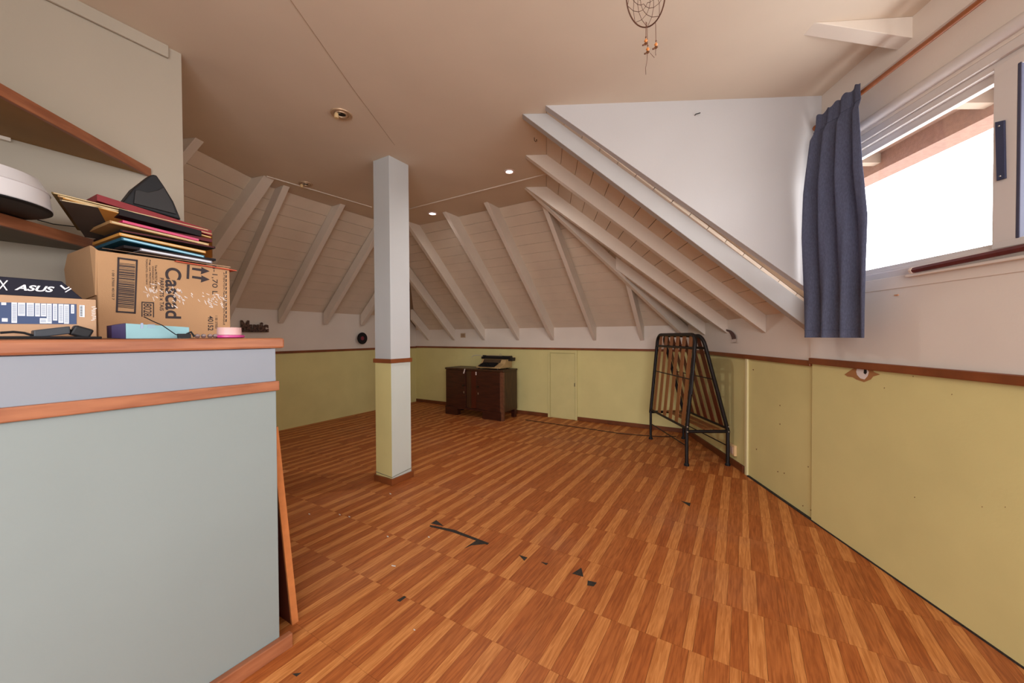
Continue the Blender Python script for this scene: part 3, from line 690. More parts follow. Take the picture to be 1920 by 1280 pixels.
# ------------------------------------------------------------------ pile of record sleeves
RA = bxL-bn*.012
def sleeve(label, l, r, th, m, edge=None, back=None, depth=.25, name='record_sleeve', off=0, cat='record'):
    """front edge between two points above the box front, real depth behind"""
    A = RA-bn*off
    p0, p1 = on_vert(*l, A, bu), on_vert(*r, A, bu)
    bv = V3(back)*depth if back else bn*depth
    q = [p0, p1, p1+bv, p0+bv]
    o = thing(name, (p0+p1)/2, label, cat, 'record sleeves piled on the brown box' if name == 'record_sleeve' else None)
    MB().prism(q, (0, 0, th)).build('cover', m, o, bevel=.0006)
    if edge:
        MB().prism([p0+bu*.004-bn*.0012+ZV*th*.25, p1-bu*.004-bn*.0012+ZV*th*.25, p1-bu*.004-bn*.0012+ZV*th*.75, p0+bu*.004-bn*.0012+ZV*th*.75], bn*.002).build('page_edge', edge, o)
    return o
PA = mat('aged_cream_paper', rgb(206, 184, 142), .8, .1, 30); PB = mat('tan_sleeve', rgb(170, 130, 84), .7, .1, 20)
BK2 = mat('black_sleeve', rgb(28, 22, 24), .6, spec=.2); MAR = mat('maroon_cover', rgb(128, 40, 44), .55, .08, 8); PNK = mat('hot_pink_sleeve', rgb(190, 30, 90), .35, spec=.6)
TEB = mat('deep_teal_sleeve', rgb(30, 84, 104), .5); LBL = mat('light_blue_edge', rgb(150, 200, 220), .5); ORG = mat('amber_sleeve', rgb(206, 146, 70), .6)
GRY = mat('grey_sleeve', rgb(128, 124, 130), .5); DGR = mat('dark_taupe_sleeve', rgb(84, 72, 64), .7, .08, 10); WNE = mat('wine_sleeve', rgb(84, 26, 30), .6)
RED = mat('red_orange_edge', rgb(190, 84, 60), .6)
sleeve('bottom sheet of the pile, red-edged, curling past the box corner', (330, 490), (444, 508), .0035, RED, depth=.2)
sleeve('grey silvery sleeve low in the pile on the brown box', (262, 470), (398, 494), .010, GRY, LW)
sleeve('dark sleeve low in the pile with a ragged right corner', (232, 464), (405, 489), .008, BK2)
sleeve('deep teal sleeve with a light blue edge in the lower pile', (228, 450), (384, 484), .010, TEB, LBL)
sleeve('amber-edged sleeve directly above the teal one', (224, 441), (386, 475), .009, ORG, PA)
sleeve('black sleeve below the hot pink one', (226, 434), (404, 466), .007, BK2, WNE)
sleeve('cream-edged bent sleeve under the hot pink one', (206, 418), (392, 461), .009, PB, PA)
sleeve('wine-coloured sleeve at the right end of the middle pile', (262, 430), (398, 454), .012, WNE)
sleeve('hot pink shiny sleeve in the middle of the pile', (230, 417), (373, 452), .008, PNK, off=.006)
sleeve('thick black sleeve with worn white corners above the pink one', (224, 403), (378, 443), .020, BK2, off=.008)
bkv = (-.60, .76, -.18)
sleeve('dark taupe sleeve whose underside overhangs the left of the pile', (112, 376), (250, 402), .0045, DGR, PA, back=bkv, depth=.27)
sleeve('tan sleeve with orange edge overhanging at the left', (118, 372), (396, 446), .0045, ORG, PA, back=bkv, depth=.25)
sleeve('cream-edged sleeve overhanging at the left, third from the top', (108, 368), (398, 440), .0045, PB, PA, back=bkv, depth=.25)
sleeve('olive sleeve overhanging farthest left, below the maroon folder', (96, 362), (392, 433), .0045, mat('olive_sleeve', rgb(110, 92, 56), .7), PA, back=bkv, depth=.26)
sleeve('maroon folder on top of the pile of sleeves', (182, 376), (397, 442), .020, MAR, depth=.23, name='maroon_folder', cat='folder')
# black plastic stand on top
bp0 = bxL+bn*.05
def bpz(x, y): return on_vert(x, y, bp0, bu)
st = thing('black_stand', bpz(290, 400), 'black plastic peaked stand on top of the maroon folder', 'stand')
MB().prism([bpz(*p) for p in ((230, 380), (252, 352), (283, 328), (288, 327), (294, 328), (309, 350), (326, 378), (340, 412))], bn*.05).build('body', BLK, st, bevel=.004)
MB().prism([bpz(*p) for p in ((250, 382), (253, 357), (258, 356), (276, 361), (295, 357), (306, 351), (322, 380), (330, 402))], -bn*.006).build('front_panel', mat('charcoal_plastic', rgb(44, 42, 42), .5), st, bevel=.002)

# ------------------------------------------------------------------ wall things on left and back wall
mu_c = V3((-1.0, 1.0, 1.0))
def lz(x, y): return on_vert(430+x/6.62, 560+y/6.62, lm+W*.004, U)
ms = thing('word_ornament', lz(310, 410), 'small patchwork word ornament spelling Music on the left wall', 'ornament')
MUSM = mat('newsprint_patchwork', rgb(30, 20, 20), .6, 0, 60, col2=rgb(116, 88, 74), detail=3)
a0, a1_ = lz(140, 410), lz(485, 410); hh = (lz(140, 265)-a0).length; LL = (a1_-a0).length
text('M', 'letter', a0, U, ZV, hh, LL*.30, MUSM, ms, depth=.006, bold=.05); text('usic', 'letter', a0+U*LL*.30, U, ZV, hh*.86, LL*.70, MUSM, ms, depth=.006, bold=.06)
MB().prism([lz(134, 414), lz(488, 414), lz(488, 380), lz(134, 380)], W*.004).build('base_strip', MUSM, ms)
rcn = on_vert(679, 634, lm, U)
vr = thing('vinyl_record', rcn, 'black vinyl record with a dark red label fixed to the left wall', 'record')
MB().lathe(rcn+W*.001, [(.074, 0), (.076, .003), (.074, .006), (.0001, .006)], 40, ax=W).build('disc', BLK, vr)
MB().lathe(rcn+W*.0065, [(.026, 0), (.026, .001), (.0001, .001)], 28, ax=W).build('centre_label', mat('red_record_label', rgb(120, 50, 60), .6, .3, 60), vr)
def bw(x, y): return on_vert(x, y, BLc-U*.0, W)
sp_ = thing('switch_plate', bw(868, 629), 'cream switch plate high on the back wall between rafters', 'switch')
MB().box(bw(868.5, 628.5)-U*.004, W*.042, U*.004, ZV*.032).build('plate', mat('cream_plate', rgb(186, 160, 130), .5), sp_, bevel=.002)
for k in (-1, 0, 1): MB().box(bw(868.5, 628.5)-U*.009+W*k*.024, W*.010, U*.002, ZV*.020).build('rocker', mat('tan_rocker', rgb(160, 132, 104), .5), sp_, bevel=.001)
op = rwall(2.87)
so = thing('wall_socket', xy(op, .12), 'cream socket with a glowing-orange side low behind the bed leg', 'socket')
MB().box(xy(op, .125)+RN*.010, RD*.040, RN*.010, ZV*.040).build('plate', mat('cream_socket', rgb(226, 190, 140), .5), so, bevel=.004)
MB().box(xy(op, .125)+RN*.022, RD*.026, RN*.003, ZV*.026).build('insert', mat('socket_insert', rgb(190, 160, 140), .5), so, bevel=.004)
# curling ticket on right wall
tk = thing('paper_ticket', on_vert(1372, 640, rwall(2.9), RD), 'small curled dark ticket stuck to the right wall below a rafter', 'ticket')
mb = MB(); A0 = rwall(2.9, .01)
pa = [(1362, 617), (1370, 619), (1376, 624), (1379, 629), (1380, 635)]; pb = [(1359, 619), (1367, 622), (1370, 627), (1372, 632), (1372.5, 636)]
for i in range(4):
    qq = [on_vert(*p, A0, RD) for p in (pa[i], pa[i+1], pb[i+1], pb[i])]; mb.prism(qq, RN*.002)
mb.build('dark_sheet', mat('dark_ticket', rgb(50, 26, 26), .5, 0, 120, col2=rgb(120, 90, 84)), tk)
MB().prism([on_vert(*p, A0, RD) for p in ((1372, 636), (1380, 635), (1380, 641), (1371, 642))], RN*.001).build('white_stub', mat('white_stub', rgb(210, 196, 186), .7), tk)
# hole under the rail right
A0 = rwall(1.7, .013)
def hz(x, y): return on_vert(1540+x/3.555, 600+y/3.555, A0, RD)
MB().prism([hz(*p) for p in ((155, 362), (210, 325), (240, 315), (340, 320), (350, 345), (392, 362), (345, 375), (330, 395), (285, 412), (235, 395), (210, 380), (175, 375))], RN*.0008).build('torn_paint', mat('exposed_brown_board', rgb(166, 116, 70), .9), WR)
MB().prism([hz(*p) for p in ((240, 322), (300, 318), (318, 345), (310, 372), (290, 395), (262, 388), (240, 365), (234, 342))], RN*.0014).build('plaster_ring', mat('white_plaster', rgb(226, 214, 206), .9), WR)
MB().prism([hz(*p) for p in ((288, 324), (304, 326), (306, 350), (296, 362), (284, 352))], RN*.0018).build('hole', BLK, WR)
NH = mat('nail_hole_brown', rgb(120, 84, 50), .9)
mb = MB()
for x, y in ((612, 375), (420, 452), (1072, 1244), (1226, 1246), (870, 495), (622, 1180)): mb.prism([hz(x-3, y), hz(x, y-4), hz(x+4, y), hz(x, y+4)], RN*.0006)
mb.build('nail_holes', NH, WR)
mb = MB(); A1 = rwall(2.4, .0006)
for x, y in ((1462, 795), (1462, 760), (1470, 887), (1458, 884), (1515, 875), (1418, 842), (1505, 948), (1520, 956), (1412, 693)): mb.prism([on_vert(x-1, y-1, A1, RD), on_vert(x+1.6, y-1, A1, RD), on_vert(x+.6, y+1.6, A1, RD)], RN*.0006)
mb.build('scuffs', NH, WR)

# ------------------------------------------------------------------ ceiling lights
RINGM = mat('brushed_ring', rgb(190, 160, 130), .35, .05, 10, metal=.3)
def downlight(px, py, lit, label, r):
    c = on_level(px, py, ZC)
    o = thing('ceiling_spotlight', c, label, 'light')
    MB().lathe(c, [(r*.62, -.001), (r*.68, -.006), (r*.95, -.007), (r, -.003), (r, -.0005)], 36).build('ring', RINGM if not lit else mat('white_ring', rgb(220, 200, 190), .4), o, smooth=True)
    if lit: MB().lathe(c, [(r*.60, -.004), (r*.45, -.0065), (.0001, -.007)], 28).build('lamp_face', emit('lamp_glow', (1, .97, .98, 1), lit), o)
    else:
        MB().lathe(c, [(r*.40, -.001), (r*.44, -.008), (r*.58, -.0085), (r*.62, -.002)], 30).build('inner_ring', RINGM, o, smooth=True)
        MB().lathe(c, [(r*.40, -.003), (r*.2, -.002), (.0001, -.0015)], 24).build('dark_well', BLK, o)
        MB().tube([c+V3((0, -.01, -.003)), c+V3((-.004, -.035, -.02)), c+V3((-.006, -.045, -.026))], .0025, 6).build('lead_wire', CABLE, o)
        MB().lathe(c+V3((-.006, -.045, -.050)), [(.011, 0), (.012, .014), (.009, .026), (.0001, .028)], 14).build('bare_socket', mat('ceramic_socket', rgb(206, 176, 130), .5), o, smooth=True)
    return o
downlight(640, 213, 0, 'unlit spotlight ring with a hanging bare socket, left on the ceiling', .055)
downlight(573, 344, 0, 'unlit spotlight ring with a hanging socket beside the ceiling bead, above the left rafters', .05)
downlight(955, 321, 12, 'brightly lit round ceiling spotlight near the hip', .038)
downlight(811, 400, 5, 'dimly lit ceiling spotlight right of the white column', .05)
for (px, py, e_) in ((955, 321, 2.7), (811, 400, .8)):
    d = bpy.data.lights.new('spot_lamp', 'SPOT'); d.energy = e_*15; d.spot_size = 2.9; d.spot_blend = 1; d.color = (1, .95, .92); d.shadow_soft_size = .03
    o = bpy.data.objects.new('spot_lamp', d); C.objects.link(o); o.location = (on_level(px, py, ZC)-ZV*.02)*S

# ------------------------------------------------------------------ dreamcatcher
dy = .9
def dc(x, y, dd=0): return on_vert(x, y, V3((0, dy+dd, 0)), V3((1, 0, 0)))
cx_, cy_, rw_, rh_ = 1209, -11, 27, 48
hc = dc(cx_, cy_); rr = rh_*dy/708.4; ca = math.cos(math.radians(75)); sa = -math.sin(math.radians(75))
def hp(an, k=1): # point on the tilted hoop plane
    x = math.sin(an)*rr*k; zc_ = -math.cos(an)*rr*k
    return hc+V3((x*ca*.98-zc_*.46, x*sa, zc_))
TW = mat('brown_twine', rgb(92, 58, 42), .7)
dcn = thing('dreamcatcher', hc, 'brown twine dreamcatcher with wooden beads hanging from the ceiling', 'dreamcatcher')
MB().tube([hp(2*math.pi*i/48) for i in range(49)], .0016, 6, cap=False).build('hoop', TW, dcn, smooth=True)
mb = MB(); n_ = 9; prev = [hp(2*math.pi*(i+.25)/n_) for i in range(n_)]; k_ = 1.0
for lv in range(5):
    k2 = k_*.78; cur = [hp(2*math.pi*(i+.25+.5*(lv+1))/n_, k2) for i in range(n_)]
    for i in range(n_):
        mb.tube([prev[i], cur[i]], .0006, 4); mb.tube([prev[(i+1) % n_], cur[i]], .0006, 4)
    prev = cur; k_ = k2
mb.build('web', TW, dcn)
MB().tube([hp(math.pi), hp(math.pi)+V3((0, 0, (ZC-hp(math.pi).z)*.5)), V3((hp(math.pi).x, hp(math.pi).y, ZC))], .0008, 5).build('hanging_cord', TW, dcn)
MB().lathe(hc+ZV*.0, [(.0001, -.004), (.004, 0), (.0001, .004)], 10).build('centre_bead', mat('dark_bead', rgb(60, 26, 20), .4), dcn)
OB = mat('amber_bead', rgb(196, 120, 50), .35, spec=.6); DB = mat('brown_shell_bead', rgb(92, 54, 26), .45)
for (x0, y0, x1, y1) in ((1211, 41, 1211, 73), (1212.5, 42, 1214.5, 89), (1229, 41, 1230, 80)):
    MB().tube([dc(x0, y0), dc(x1, y1)], .0007, 5).build('string', TW, dcn)
    b = dc(x1, y1); r0 = .0042
    MB().lathe(b+V3((0, 0, .004)), [(.0001, -.003), (.002, 0), (.0001, .003)], 8).build('small_bead', DB, dcn)
    MB().lathe(b-ZV*.0045, [(.0001, -r0*1.5), (r0, 0), (.0001, r0*1.5)], 14).build('bead', OB, dcn, smooth=True)
    MB().lathe(b-ZV*.011, [(.0001, -r0), (r0*1.05, 0), (.0001, r0)], 14).build('bead', DB, dcn, smooth=True)
    MB().tube([b-ZV*.012, b-ZV*.015-V3((.008, 0, 0))], .0018, 6).build('sliver', DB, dcn)
MB().tube([dc(1214, 100), dc(1213, 115), dc(1210.5, 127), dc(1211, 140)], .0006, 4).build('string_tail', TW, dcn)
MB().tube([dc(1219, 99), dc(1224, 105), dc(1227, 108)], .0006, 4).build('string_tail', TW, dcn)
MB().tube([dc(1230, 90), dc(1229, 98), dc(1229.5, 104)], .0006, 4).build('string_tail', TW, dcn)

# ------------------------------------------------------------------ window
wd = struct('window_1', 'long sliding dormer window with cream frame', rwall(.4))
def wbar(name, y0, y1, z0, z1, off, t, m=ALU, bevel=.002):
    a, b = rwall(y0, off), rwall(y1, off)
    return MB().prism([xy(a, z0), xy(b, z0), xy(b, z1), xy(a, z1)], -RN*t).build(name, m, wd, bevel=bevel)
wbar('frame_head', -1.1, 1.90, 1.868, 1.90, .0, .06); wbar('frame_head', -1.1, 1.90, 1.845, 1.868, -.012, .05)
wbar('frame_sill', -1.1, 1.90, 1.235, 1.262, .004, .07); wbar('frame_sill', -1.1, 1.90, 1.262, 1.275, -.012, .05)
wbar('frame_jamb', 1.86, 1.90, 1.262, 1.868, -.005, .05); wbar('frame_jamb', -1.1, -1.06, 1.262, 1.868, -.005, .05)
# far sash (behind), stiles and panes
def sash(y0, y1, off, sl, sr):
    s_ = struct('x', None) if 0 else None
    wbar('sash_rail', y0, y1, 1.815, 1.850, off, .022); wbar('sash_rail', y0, y1, 1.270, 1.292, off, .022)
    wbar('stile', y0, y0+sl, 1.29, 1.82, off, .022); wbar('stile', y1-sr, y1, 1.29, 1.82, off, .022)
    a, b = rwall(y0+sl, off-.012), rwall(y1-sr, off-.012)
    MB().prism([xy(a, 1.29), xy(b, 1.29), xy(b, 1.817), xy(a, 1.817)], -RN*.003).build('pane', GLASS, wd)
def glass():
    m = bpy.data.materials.new('window_glass'); m.use_nodes = True; n = m.node_tree; n.nodes.remove(n.nodes['Principled BSDF'])
    t = n.nodes.new('ShaderNodeBsdfTransparent'); g_ = n.nodes.new('ShaderNodeBsdfGlossy'); g_.inputs['Roughness'].default_value = .02
    mx = n.nodes.new('ShaderNodeMixShader'); mx.inputs[0].default_value = .05; t.inputs[0].default_value = (.97, .98, .98, 1)
    n.links.new(t.outputs[0], mx.inputs[1]); n.links.new(g_.outputs[0], mx.inputs[2]); n.links.new(mx.outputs[0], n.nodes['Material Output'].inputs[0]); return m
GLASS = glass()
sash(1.165, 1.87, -.030, .05, .03); sash(.30, 1.222, -.004, .03, .062); sash(-.55, .36, -.030, .03, .05); sash(-1.08, -.5, -.004, .03, .05)
wbar('dark_gasket', 1.150, 1.160, 1.29, 1.82, -.003, .016, mat('dark_gasket', rgb(70, 70, 88), .5))
lp = lambda x, y: on_vert(x, y, rwall(1.2, -.0035), RD)
lk = [lp(1869, 229), lp(1886, 225), lp(1888, 334), lp(1872, 339)]
MB().prism(lk, RN*.006).build('lock_plate', mat('dark_blue_plate', rgb(62, 66, 92), .3, metal=.3), wd, bevel=.001)
for x, y in ((1877, 236), (1879, 330)): MB().lathe(lp(x, y)+RN*.006, [(.0028, 0), (.002, .0015), (.0001, .002)], 12, ax=RN).build('screw', MATS['steel'], wd)
wl_ = struct('window_2', 'glazed opening in the rear wall behind the viewer', (-.1, -1.5, 1.2))
for x0, x1, z0, z1 in ((-1.15, .95, .5, .54), (-1.15, .95, 1.96, 2.0), (-1.15, -1.11, .54, 1.96), (.91, .95, .54, 1.96), (-.12, -.08, .54, 1.96)):
    MB().prism([(x0, -1.52, z0), (x1, -1.52, z0), (x1, -1.52, z1), (x0, -1.52, z1)], (0, -.02, 0)).build('frame', ALU, wl_)
# brown stick lying under the window
sk = [on_vert(1712, 507, rwall(1.4, .03), RD), on_vert(1925, 463, rwall(1.1, .03), RD)]
d_ = (sk[1]-sk[0]).normalized()
s1 = thing('brown_rod', sk[0], 'dark reddish-brown wooden rod with a chipped end on the window sill', 'rod')
MB().tube([sk[0], sk[0]+d_*.9], .011, 6).build('shaft', mat('reddish_brown_paint', rgb(96, 46, 44), .5, .15, 30), s1)
MB().tube([sk[0]-d_*.006, sk[0]+d_*.003], .013, 6).build('chipped_end', mat('chipped_cream', rgb(226, 206, 190), .8), s1)
strip_along('sill_ledge', rwall(-1.1, .01), rwall(1.48, .01), RN, 1.226, .010, .018, WHITE, parent=WR)
MB().box(on_vert(1681, 553, rwall(1.6, .01), RD), RD*.008, RN*.002, ZV*.002).build('chipped_paint', PALE, WR)

# curtain rod and curtain
ro = .075
ra, rb2 = on_vert(1538, 246, rwall(2, ro), RD), on_vert(1880, 1, rwall(1.2, ro), RD)
zc_ = (ra.z+rb2.z)/2
ra = xy(rwall(1.905, ro), 2.035); rb2 = xy(rwall(-1.05, ro), 2.035)
cr_o = thing('curtain_rod', ra, 'slim orange-brown wooden curtain rod above the window', 'rod')
MB().tube([ra, rb2], .0095, 12).build('pole', mat('varnished_rod', rgb(142, 80, 40), .35, .1, 10, spec=.5), cr_o, smooth=True)
MB().lathe(ra, [(.0001, -.01), (.013, -.004), (.014, .003), (.009, .009)], 16, ax=-RD).build('end_knob', MATS['varnished_rod'], cr_o, smooth=True)
MB().tube([ra-RD*.03, ra-RD*.03-RN*.05, ra-RD*.03-RN*(ro-.028)], .005, 8).build('bracket', MATS['cream_plate'], cr_o)
nx, nz = 90, 30; cv = MB(); vs = []
for j in range(nz+1):
    f = j/nz; zz = 2.068-(2.068-.985)*f
    for i in range(nx+1):
        a = i/nx
        yt = 1.875+(1.605-1.875)*a; ybm = 1.925+(1.532-1.925)*a
        k = min(1, (max(0, f-.04))/.5); y = yt*(1-k)+ybm*k
        y += .010*math.sin(f*5+1)*(1-a)*(f > .05)-.008*(1-a)
        amp = .012+.012*min(1, f*3)
        wv = math.sin(a*2*math.pi*3.3+.6*math.sin(f*4)+.5)*amp+.3*amp*math.sin(a*2*math.pi*7+f*3)*(1-.5*f)
        if f < .04: wv *= .8
        pin = math.exp(-((zz-2.0)/.012)**2)*.010
        off = ro+.013+(wv+amp*1.35)*(1 if f > .07 else .6)*.8-pin*.3
        zz2 = zz+(.006*math.sin(a*30) if j == 0 else 0)
        vs.append(xy(rwall(y, off), zz2))
fs = [[j*(nx+1)+i, j*(nx+1)+i+1, (j+1)*(nx+1)+i+1, (j+1)*(nx+1)+i] for j in range(nz) for i in range(nx)]
cv.add(vs, fs)
cu_ = thing('curtain', xy(rwall(1.84, ro), .985), 'narrow blue-grey denim curtain hanging at the left end of the window', 'curtain')
cv.build('cloth', DENIM, cu_, smooth=True, solid=.002)
hem = [vs[(nz-1)*(nx+1)+i]+RN*.0015 for i in range(nx+1)]
MB().tube(hem, .0012, 5).build('hem_seam', DENIM, cu_)
jj = 2
MB().tube([vs[jj*(nx+1)+i]+RN*.0015 for i in range(nx+1)], .0012, 5).build('rod_pocket_seam', DENIM, cu_)

# ------------------------------------------------------------------ outside
STU = mat('pink_stucco', rgb(122, 92, 80), .95, .12, 40, bump=.8, bscale=120)
ev = struct('ceiling_eave', 'pink stucco eave outside the window')
def out(y, x_off, z_): p = rwall(y); return V3((p.x+x_off, p.y, z_))
MB().prism([out(-2, .0, 2.12), out(4.5, .0, 2.12), out(4.5, .78, 2.12), out(-2, .78, 2.12)], (0, 0, .05)).build('soffit', STU, ev)
MB().prism([out(-2, .64, 2.015), out(4.5, .64, 2.015), out(4.5, .78, 2.015), out(-2, .78, 2.015)], (0, 0, .13)).build('outer_beam', STU, ev)
for yy_ in (1.75, 2.35, .9): MB().prism([out(yy_, .07, 2.06), out(yy_+.05, .07, 2.06), out(yy_+.05, .68, 2.06), out(yy_, .68, 2.06)], (0, 0, .07)).build('cross_beam', mat('darkened_cream_beam', rgb(138, 118, 104), .8), ev)  # pale cross-beam colour darkened to counter the overbright daylight
tr = thing('bare_tree', (7.6, 6.2, -2.0), 'faint bare tree seen low through the window', 'tree')
BRK = mat('pale_bark', rgb(150, 140, 130), .9)
rt = random.Random(11)
MB().tube([(7.6, 6.2, -2.0), (7.55, 6.2, .5), (7.5, 6.15, 1.6)], .06, 8, rs=[.09, .06, .035]).build('trunk', BRK, tr)
mb = MB()
def branch(p, d, L_, r, dep):
    q = p+d*L_; mb.tube([p, p+d*L_*.5+V3((rt.uniform(-.03, .03), 0, rt.uniform(-.02, .03))), q], r, 5, rs=[r, r*.8, r*.6])
    if dep:
        for _ in range(3):
            nd = (d+V3((rt.uniform(-.8, .8), rt.uniform(-.6, .6), rt.uniform(-.35, .6)))).normalized(); branch(p+d*L_*rt.uniform(.5, 1), nd, L_*.68, r*.6, dep-1)
for k in range(5): branch(V3((7.5, 6.15, 1.2+.08*k)), V3((rt.uniform(-.9, .9), rt.uniform(-.5, .5), .8)).normalized(), .5, .02, 3)
mb.build('branches', BRK, tr)

# ------------------------------------------------------------------ cabinet with typewriter
fl0 = V3((-.864, 4.893, 0)); fr0 = V3((-.105, 4.415, 0)); cwv = (fr0-fl0); CW = cwv.length; cw = cwv.normalized(); cb = V3((-cw.y, cw.x, 0)); CD = .315; CH = .600
cab = thing('cabinet', (fl0+fr0)/2+cb*CD/2, 'low dark mahogany cabinet with two doors against the back wall', 'cabinet')
def cbx(name, x0, x1, d0, d1, z0, z1, m=DARKW, bevel=.002, parent=None):
    q = [fl0+cw*x0+cb*d0, fl0+cw*x1+cb*d0, fl0+cw*x1+cb*d1, fl0+cw*x0+cb*d1]
    return MB().prism([xy(p, z0) for p in q], (0, 0, z1-z0)).build(name, m, parent or cab, bevel=bevel)
cbx('top', -.006, CW+.006, -.006, CD, CH-.022, CH, DARKW2, .004)
cbx('carcass', .006, CW-.004, .020, CD, .10, CH-.022, DARKW2)
x1_, x2_ = .365*CW, .555*CW
dL = cbx('door', .006, x1_, .0, .020, .105, CH-.024, DARKW); dR = cbx('door', x2_, CW-.05, .0, .020, .105, CH-.024, DARKW)
cbx('centre_panel', x1_+.004, x1_+.09, .016, .024, .115, CH-.024, DARKW2); cbx('centre_pilaster', x1_+.09, x2_-.003, .004, .022, .11, CH-.024, mat('red_mahogany', rgb(74, 30, 18), .3, .1, 10))
cbx('corner_post', CW-.046, CW, -.004, .03, .0, CH-.024, mat('worn_corner', rgb(104, 66, 46), .4, .2, 30)); 
cbx('foot_block', 0, .20*CW+.02, -.008, .06, 0, .085, DARKW); cbx('foot_block', .66*CW, CW-.03, -.008, .06, 0, .085, DARKW)
cbx('plinth_rail', -.003, CW-.03, -.009, .04, .085, .105, DARKW); cbx('back_leg', 0, .05, CD-.05, CD, 0, .10); cbx('back_leg', CW-.06, CW-.01, CD-.05, CD, 0, .10)
BR = mat('brass_dark', rgb(70, 58, 44), .3, metal=.7)
for x_, dd_ in ((x1_-.025, dL), (x2_+.03, dR)):
    k = fl0+cw*x_; MB().lathe(xy(k, .385)-cb*.0, [(.010, 0), (.006, .010), (.014, .018), (.012, .026), (.0001, .028)], 16, ax=-cb).build('knob', BR, dd_, smooth=True)
    MB().box(xy(k, .30)-cb*.001, cw*.005, cb*.001, ZV*.012).build('keyhole', MATS['steel'], dd_)
TG = mat('white_rag', rgb(206, 190, 182), .8)
MB().prism([xy(fl0+cw*(x1_-.03)-cb*.008, .535), xy(fl0+cw*(x1_-.012)-cb*.008, .535), xy(fl0+cw*(x1_+.008)-cb*.008, .595), xy(fl0+cw*(x1_-.004)-cb*.008, .597)], cb*.003).build('hanging_tag', TG, cab)
MB().prism([xy(fl0+cw*(x2_-.004)-cb*.008, .525), xy(fl0+cw*(x2_+.012)-cb*.008, .525), xy(fl0+cw*(x2_+.012)-cb*.008, .565), xy(fl0+cw*(x2_-.004)-cb*.008, .565)], cb*.003).build('hanging_tag', TG, cab)
# typewriter, turned a little on the cabinet
t0_ = fl0+cw*(.535*CW)+cb*.02; tx = cw; ty = cb
ty_ = thing('typewriter', xy(t0_+tx*.17+ty*.12, CH), 'beige manual typewriter with black keys on the dark cabinet', 'typewriter')
def tpt(x, y, z_): return t0_+tx*(x*.92)+ty*y+ZV*(CH+z_*1.08)
BEI = mat('beige_typewriter_enamel', rgb(176, 146, 100), .4, .06, 15, spec=.5)
prof = [(0, .012), (0, .026), (.10, .060), (.13, .105), (.25, .108), (.27, .09), (.27, .012)]
MB().prism([tpt(0, y, z_) for y, z_ in prof], tx*.36).build('body', BEI, ty_, bevel=.006)
MB().prism([tpt(.035, -.002, .030), tpt(.30, -.002, .030), tpt(.30, .095, .064), tpt(.035, .095, .064)], ZV*.004).build('key_well', BLK, ty_)
MB().prism([tpt(.04, .10, .070), tpt(.32, .10, .070), tpt(.32, .128, .104), tpt(.04, .128, .104)], -ty*.004+ZV*.002).build('type_basket_cover', mat('dark_bronze', rgb(70, 54, 38), .4), ty_)
KM = mat('key_black', rgb(20, 20, 22), .3, spec=.6)
for rw in range(4):
    for k in range(10):
        c_ = tpt(.05+k*.0255+rw*.004, .012+rw*.024, .041+rw*.0085)
        MB().lathe(c_, [(.008, 0), (.0092, .003), (.008, .0045), (.0001, .004)], 10).build('key', KM, ty_)
MB().tube([tpt(.07, -.006, .030), tpt(.27, -.006, .030)], .005, 8).build('space_bar', KM, ty_)
MB().tube([tpt(-.02, .19, .128), tpt(.42, .19, .128)], .020, 16).build('platen', BLK, ty_, smooth=True)
for x in (-.035, .42): MB().lathe(tpt(x, .19, .128), [(.012, 0), (.022, .003), (.022, .018), (.012, .02)], 16, ax=tx).build('platen_knob', KM, ty_, smooth=True)
MB().box(tpt(.20, .215, .115), tx*.24, ty*.03, ZV*.014).build('carriage', mat('dark_metal', rgb(60, 56, 52), .35, metal=.6), ty_, bevel=.003)
MB().box(tpt(.40, .215, .10), tx*.05, ty*.035, ZV*.012).build('carriage_end', MATS['dark_metal'], ty_, bevel=.003)
MB().tube([tpt(-.02, .17, .135), tpt(-.06, .13, .150), tpt(-.12, .10, .145), tpt(-.14, .08, .125)], .004, 8).build('return_lever', MATS['steel'], ty_, smooth=True)
MB().tube([tpt(.26, .17, .14), tpt(.265, .18, .175), tpt(.285, .18, .15)], .003, 6).build('paper_finger', MATS['steel'], ty_)
MB().tube([tpt(.04, .17, .145), tpt(.30, .17, .145)], .004, 8).build('paper_bail', MATS['steel'], ty_)
for x, y in ((.03, .03), (.33, .03), (.03, .24), (.33, .24)): MB().lathe(tpt(x, y, 0), [(.012, 0), (.012, .013)], 10).build('rubber_foot', BLK, ty_)

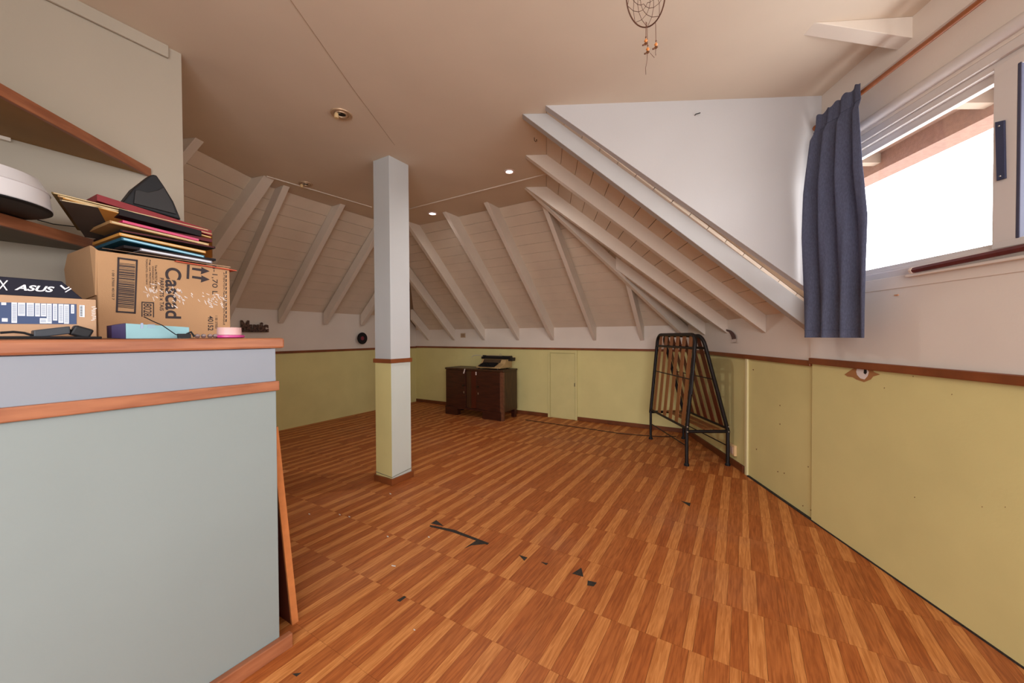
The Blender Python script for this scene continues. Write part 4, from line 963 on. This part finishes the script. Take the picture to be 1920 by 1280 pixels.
# ------------------------------------------------------------------ folded slatted bed frame
YN, YF = 2.885, 3.635; XL, XR = 1.335, 1.650
bed = thing('folding_bed', ((XL+XR)/2, (YN+YF)/2, 0), 'folded black metal bed frame with brown wooden slats standing by the right wall', 'bed')
def pl3(x, y, z_): return V3((x, y, z_))
for x, y in ((XL, YN), (XL, YF), (XR, YN), (XR, YF)):
    r = .014 if y == YN else .012
    lg = MB().tube([pl3(x, y, .006), pl3(x, y, .27)], r, 8).build('leg', BLKM, bed, smooth=True)
    MB().lathe(pl3(x, y, 0), [(.019, 0), (.019, .012), (.014, .02)], 12).build('foot_cap', BLK, lg)
def leaf(xb, xt, zt_, slat_m, nsl, ys0, ys1):
    """leaning tubular leaf: bottom x xb at z .27, top x xt at z zt_"""
    def P(y, z_): f = (z_-.27)/(zt_-.27); return pl3(xb+(xt-xb)*f, y, z_)
    rc_ = .07; pts = [P(YN, .255), P(YN, .6), P(YN, zt_-rc_)]
    for k in range(1, 7): a = k/6*math.pi/2; pts.append(P(YN+rc_*(1-math.cos(a)), zt_-rc_+rc_*math.sin(a)))
    for k in range(0, 6): a = k/6*math.pi/2; pts.append(P(YF-rc_*(1-math.sin(a)), zt_-rc_+rc_*math.cos(a)))
    pts += [P(YF, zt_-rc_), P(YF, .6), P(YF, .255)]
    MB().tube(pts, .0145, 10).build('leaf_frame', BLKM, bed, smooth=True)
    MB().tube([P(YN, .90), P(YF, .90)], .010, 8).build('crossbar', BLKM, bed)
    MB().tube([P(YN, .285), P(YF, .285)], .010, 8).build('crossbar', BLKM, bed)
    MB().tube([P(YN+.02, .66), P(YF-.02, .66)], .0045, 6).build('thin_rod', BLKM, bed)
    nrm = V3(((zt_-.27), 0, -(xt-xb))).normalized()
    for k in range(nsl):
        y = ys0+(ys1-ys0)*k/(nsl-1)
        a, b = P(y, .285), P(y, zt_-.012)
        MB().prism([a-V3((0, .029, 0)), a+V3((0, .029, 0)), b+V3((0, .029, 0)), b-V3((0, .029, 0))], nrm*.005).build('slat', slat_m, bed, bevel=.001)
leaf(XL, 1.405, 1.005, SLAT, 6, YN+.075, YF-.075)
leaf(XR, 1.455, .995, SLATR, 6, YN+.085, YF-.075)
for y in (YN, YF): MB().tube([pl3(XL, y, .262), pl3(XR, y, .262)], .013, 8).build('side_bar', BLKM, bed)
for x in (XL, XR): MB().tube([pl3(x, YN, .150), pl3(x, YF, .150)], .0045, 6).build('stretcher_rod', BLKM, bed)
for x in (1.50, 1.575): MB().box(pl3(x, (YN+YF)/2, .275), (.024, 0, 0), (0, (YF-YN)/2-.01, 0), (0, 0, .005)).build('slat', SLAT, bed)
for x in (XL, XR):
    for z_ in (.262, .30): MB().lathe(pl3(x, YN-.013, z_), [(.007, 0), (.005, .004), (.0001, .005)], 10, ax=(0, -1, 0)).build('bolt', MATS['steel'], bed)
MB().tube([pl3(1.365, YN-.012, .55), pl3(1.39, YN-.012, .86)], .009, 8).build('gas_strut', BLKM, bed)

# ------------------------------------------------------------------ small last things
fc = MB().tube([on_level(x, y, .004) for x, y in ((985, 787), (1015, 791), (1050, 796), (1085, 801), (1120, 806), (1160, 812), (1205, 816), (1240, 818), (1268, 818))], .0032, 6)
tag(fc.build('floor_cable', BLK, smooth=True), 'thin dark cable lying on the floor along the back wall', 'cable')
A2 = V3((.169, 2.0, 0)); D2 = V3((1.471, -.073, 0)).normalized()
q0, q1 = on_vert(1303, 216, A2, D2), on_vert(1311, 214, A2, D2)
tag(MB().tube([q0, q0+V3((0, -.008, .001)), q1+V3((0, -.012, 0))], .0022, 6).build('bent_hook', BLK), 'tiny bent dark hook in the white dormer cheek', 'hook')
hk = on_level(1002, 258, ZC-.0005)
tag(MB().tube([hk, hk-ZV*.016, hk-ZV*.024+V3((.006, 0, 0)), hk-ZV*.020+V3((.013, 0, 0)), hk-ZV*.010+V3((.013, 0, 0))], .002, 6).build('ceiling_hook', BR), 'small brass hook in the ceiling beside the right rafters', 'hook')
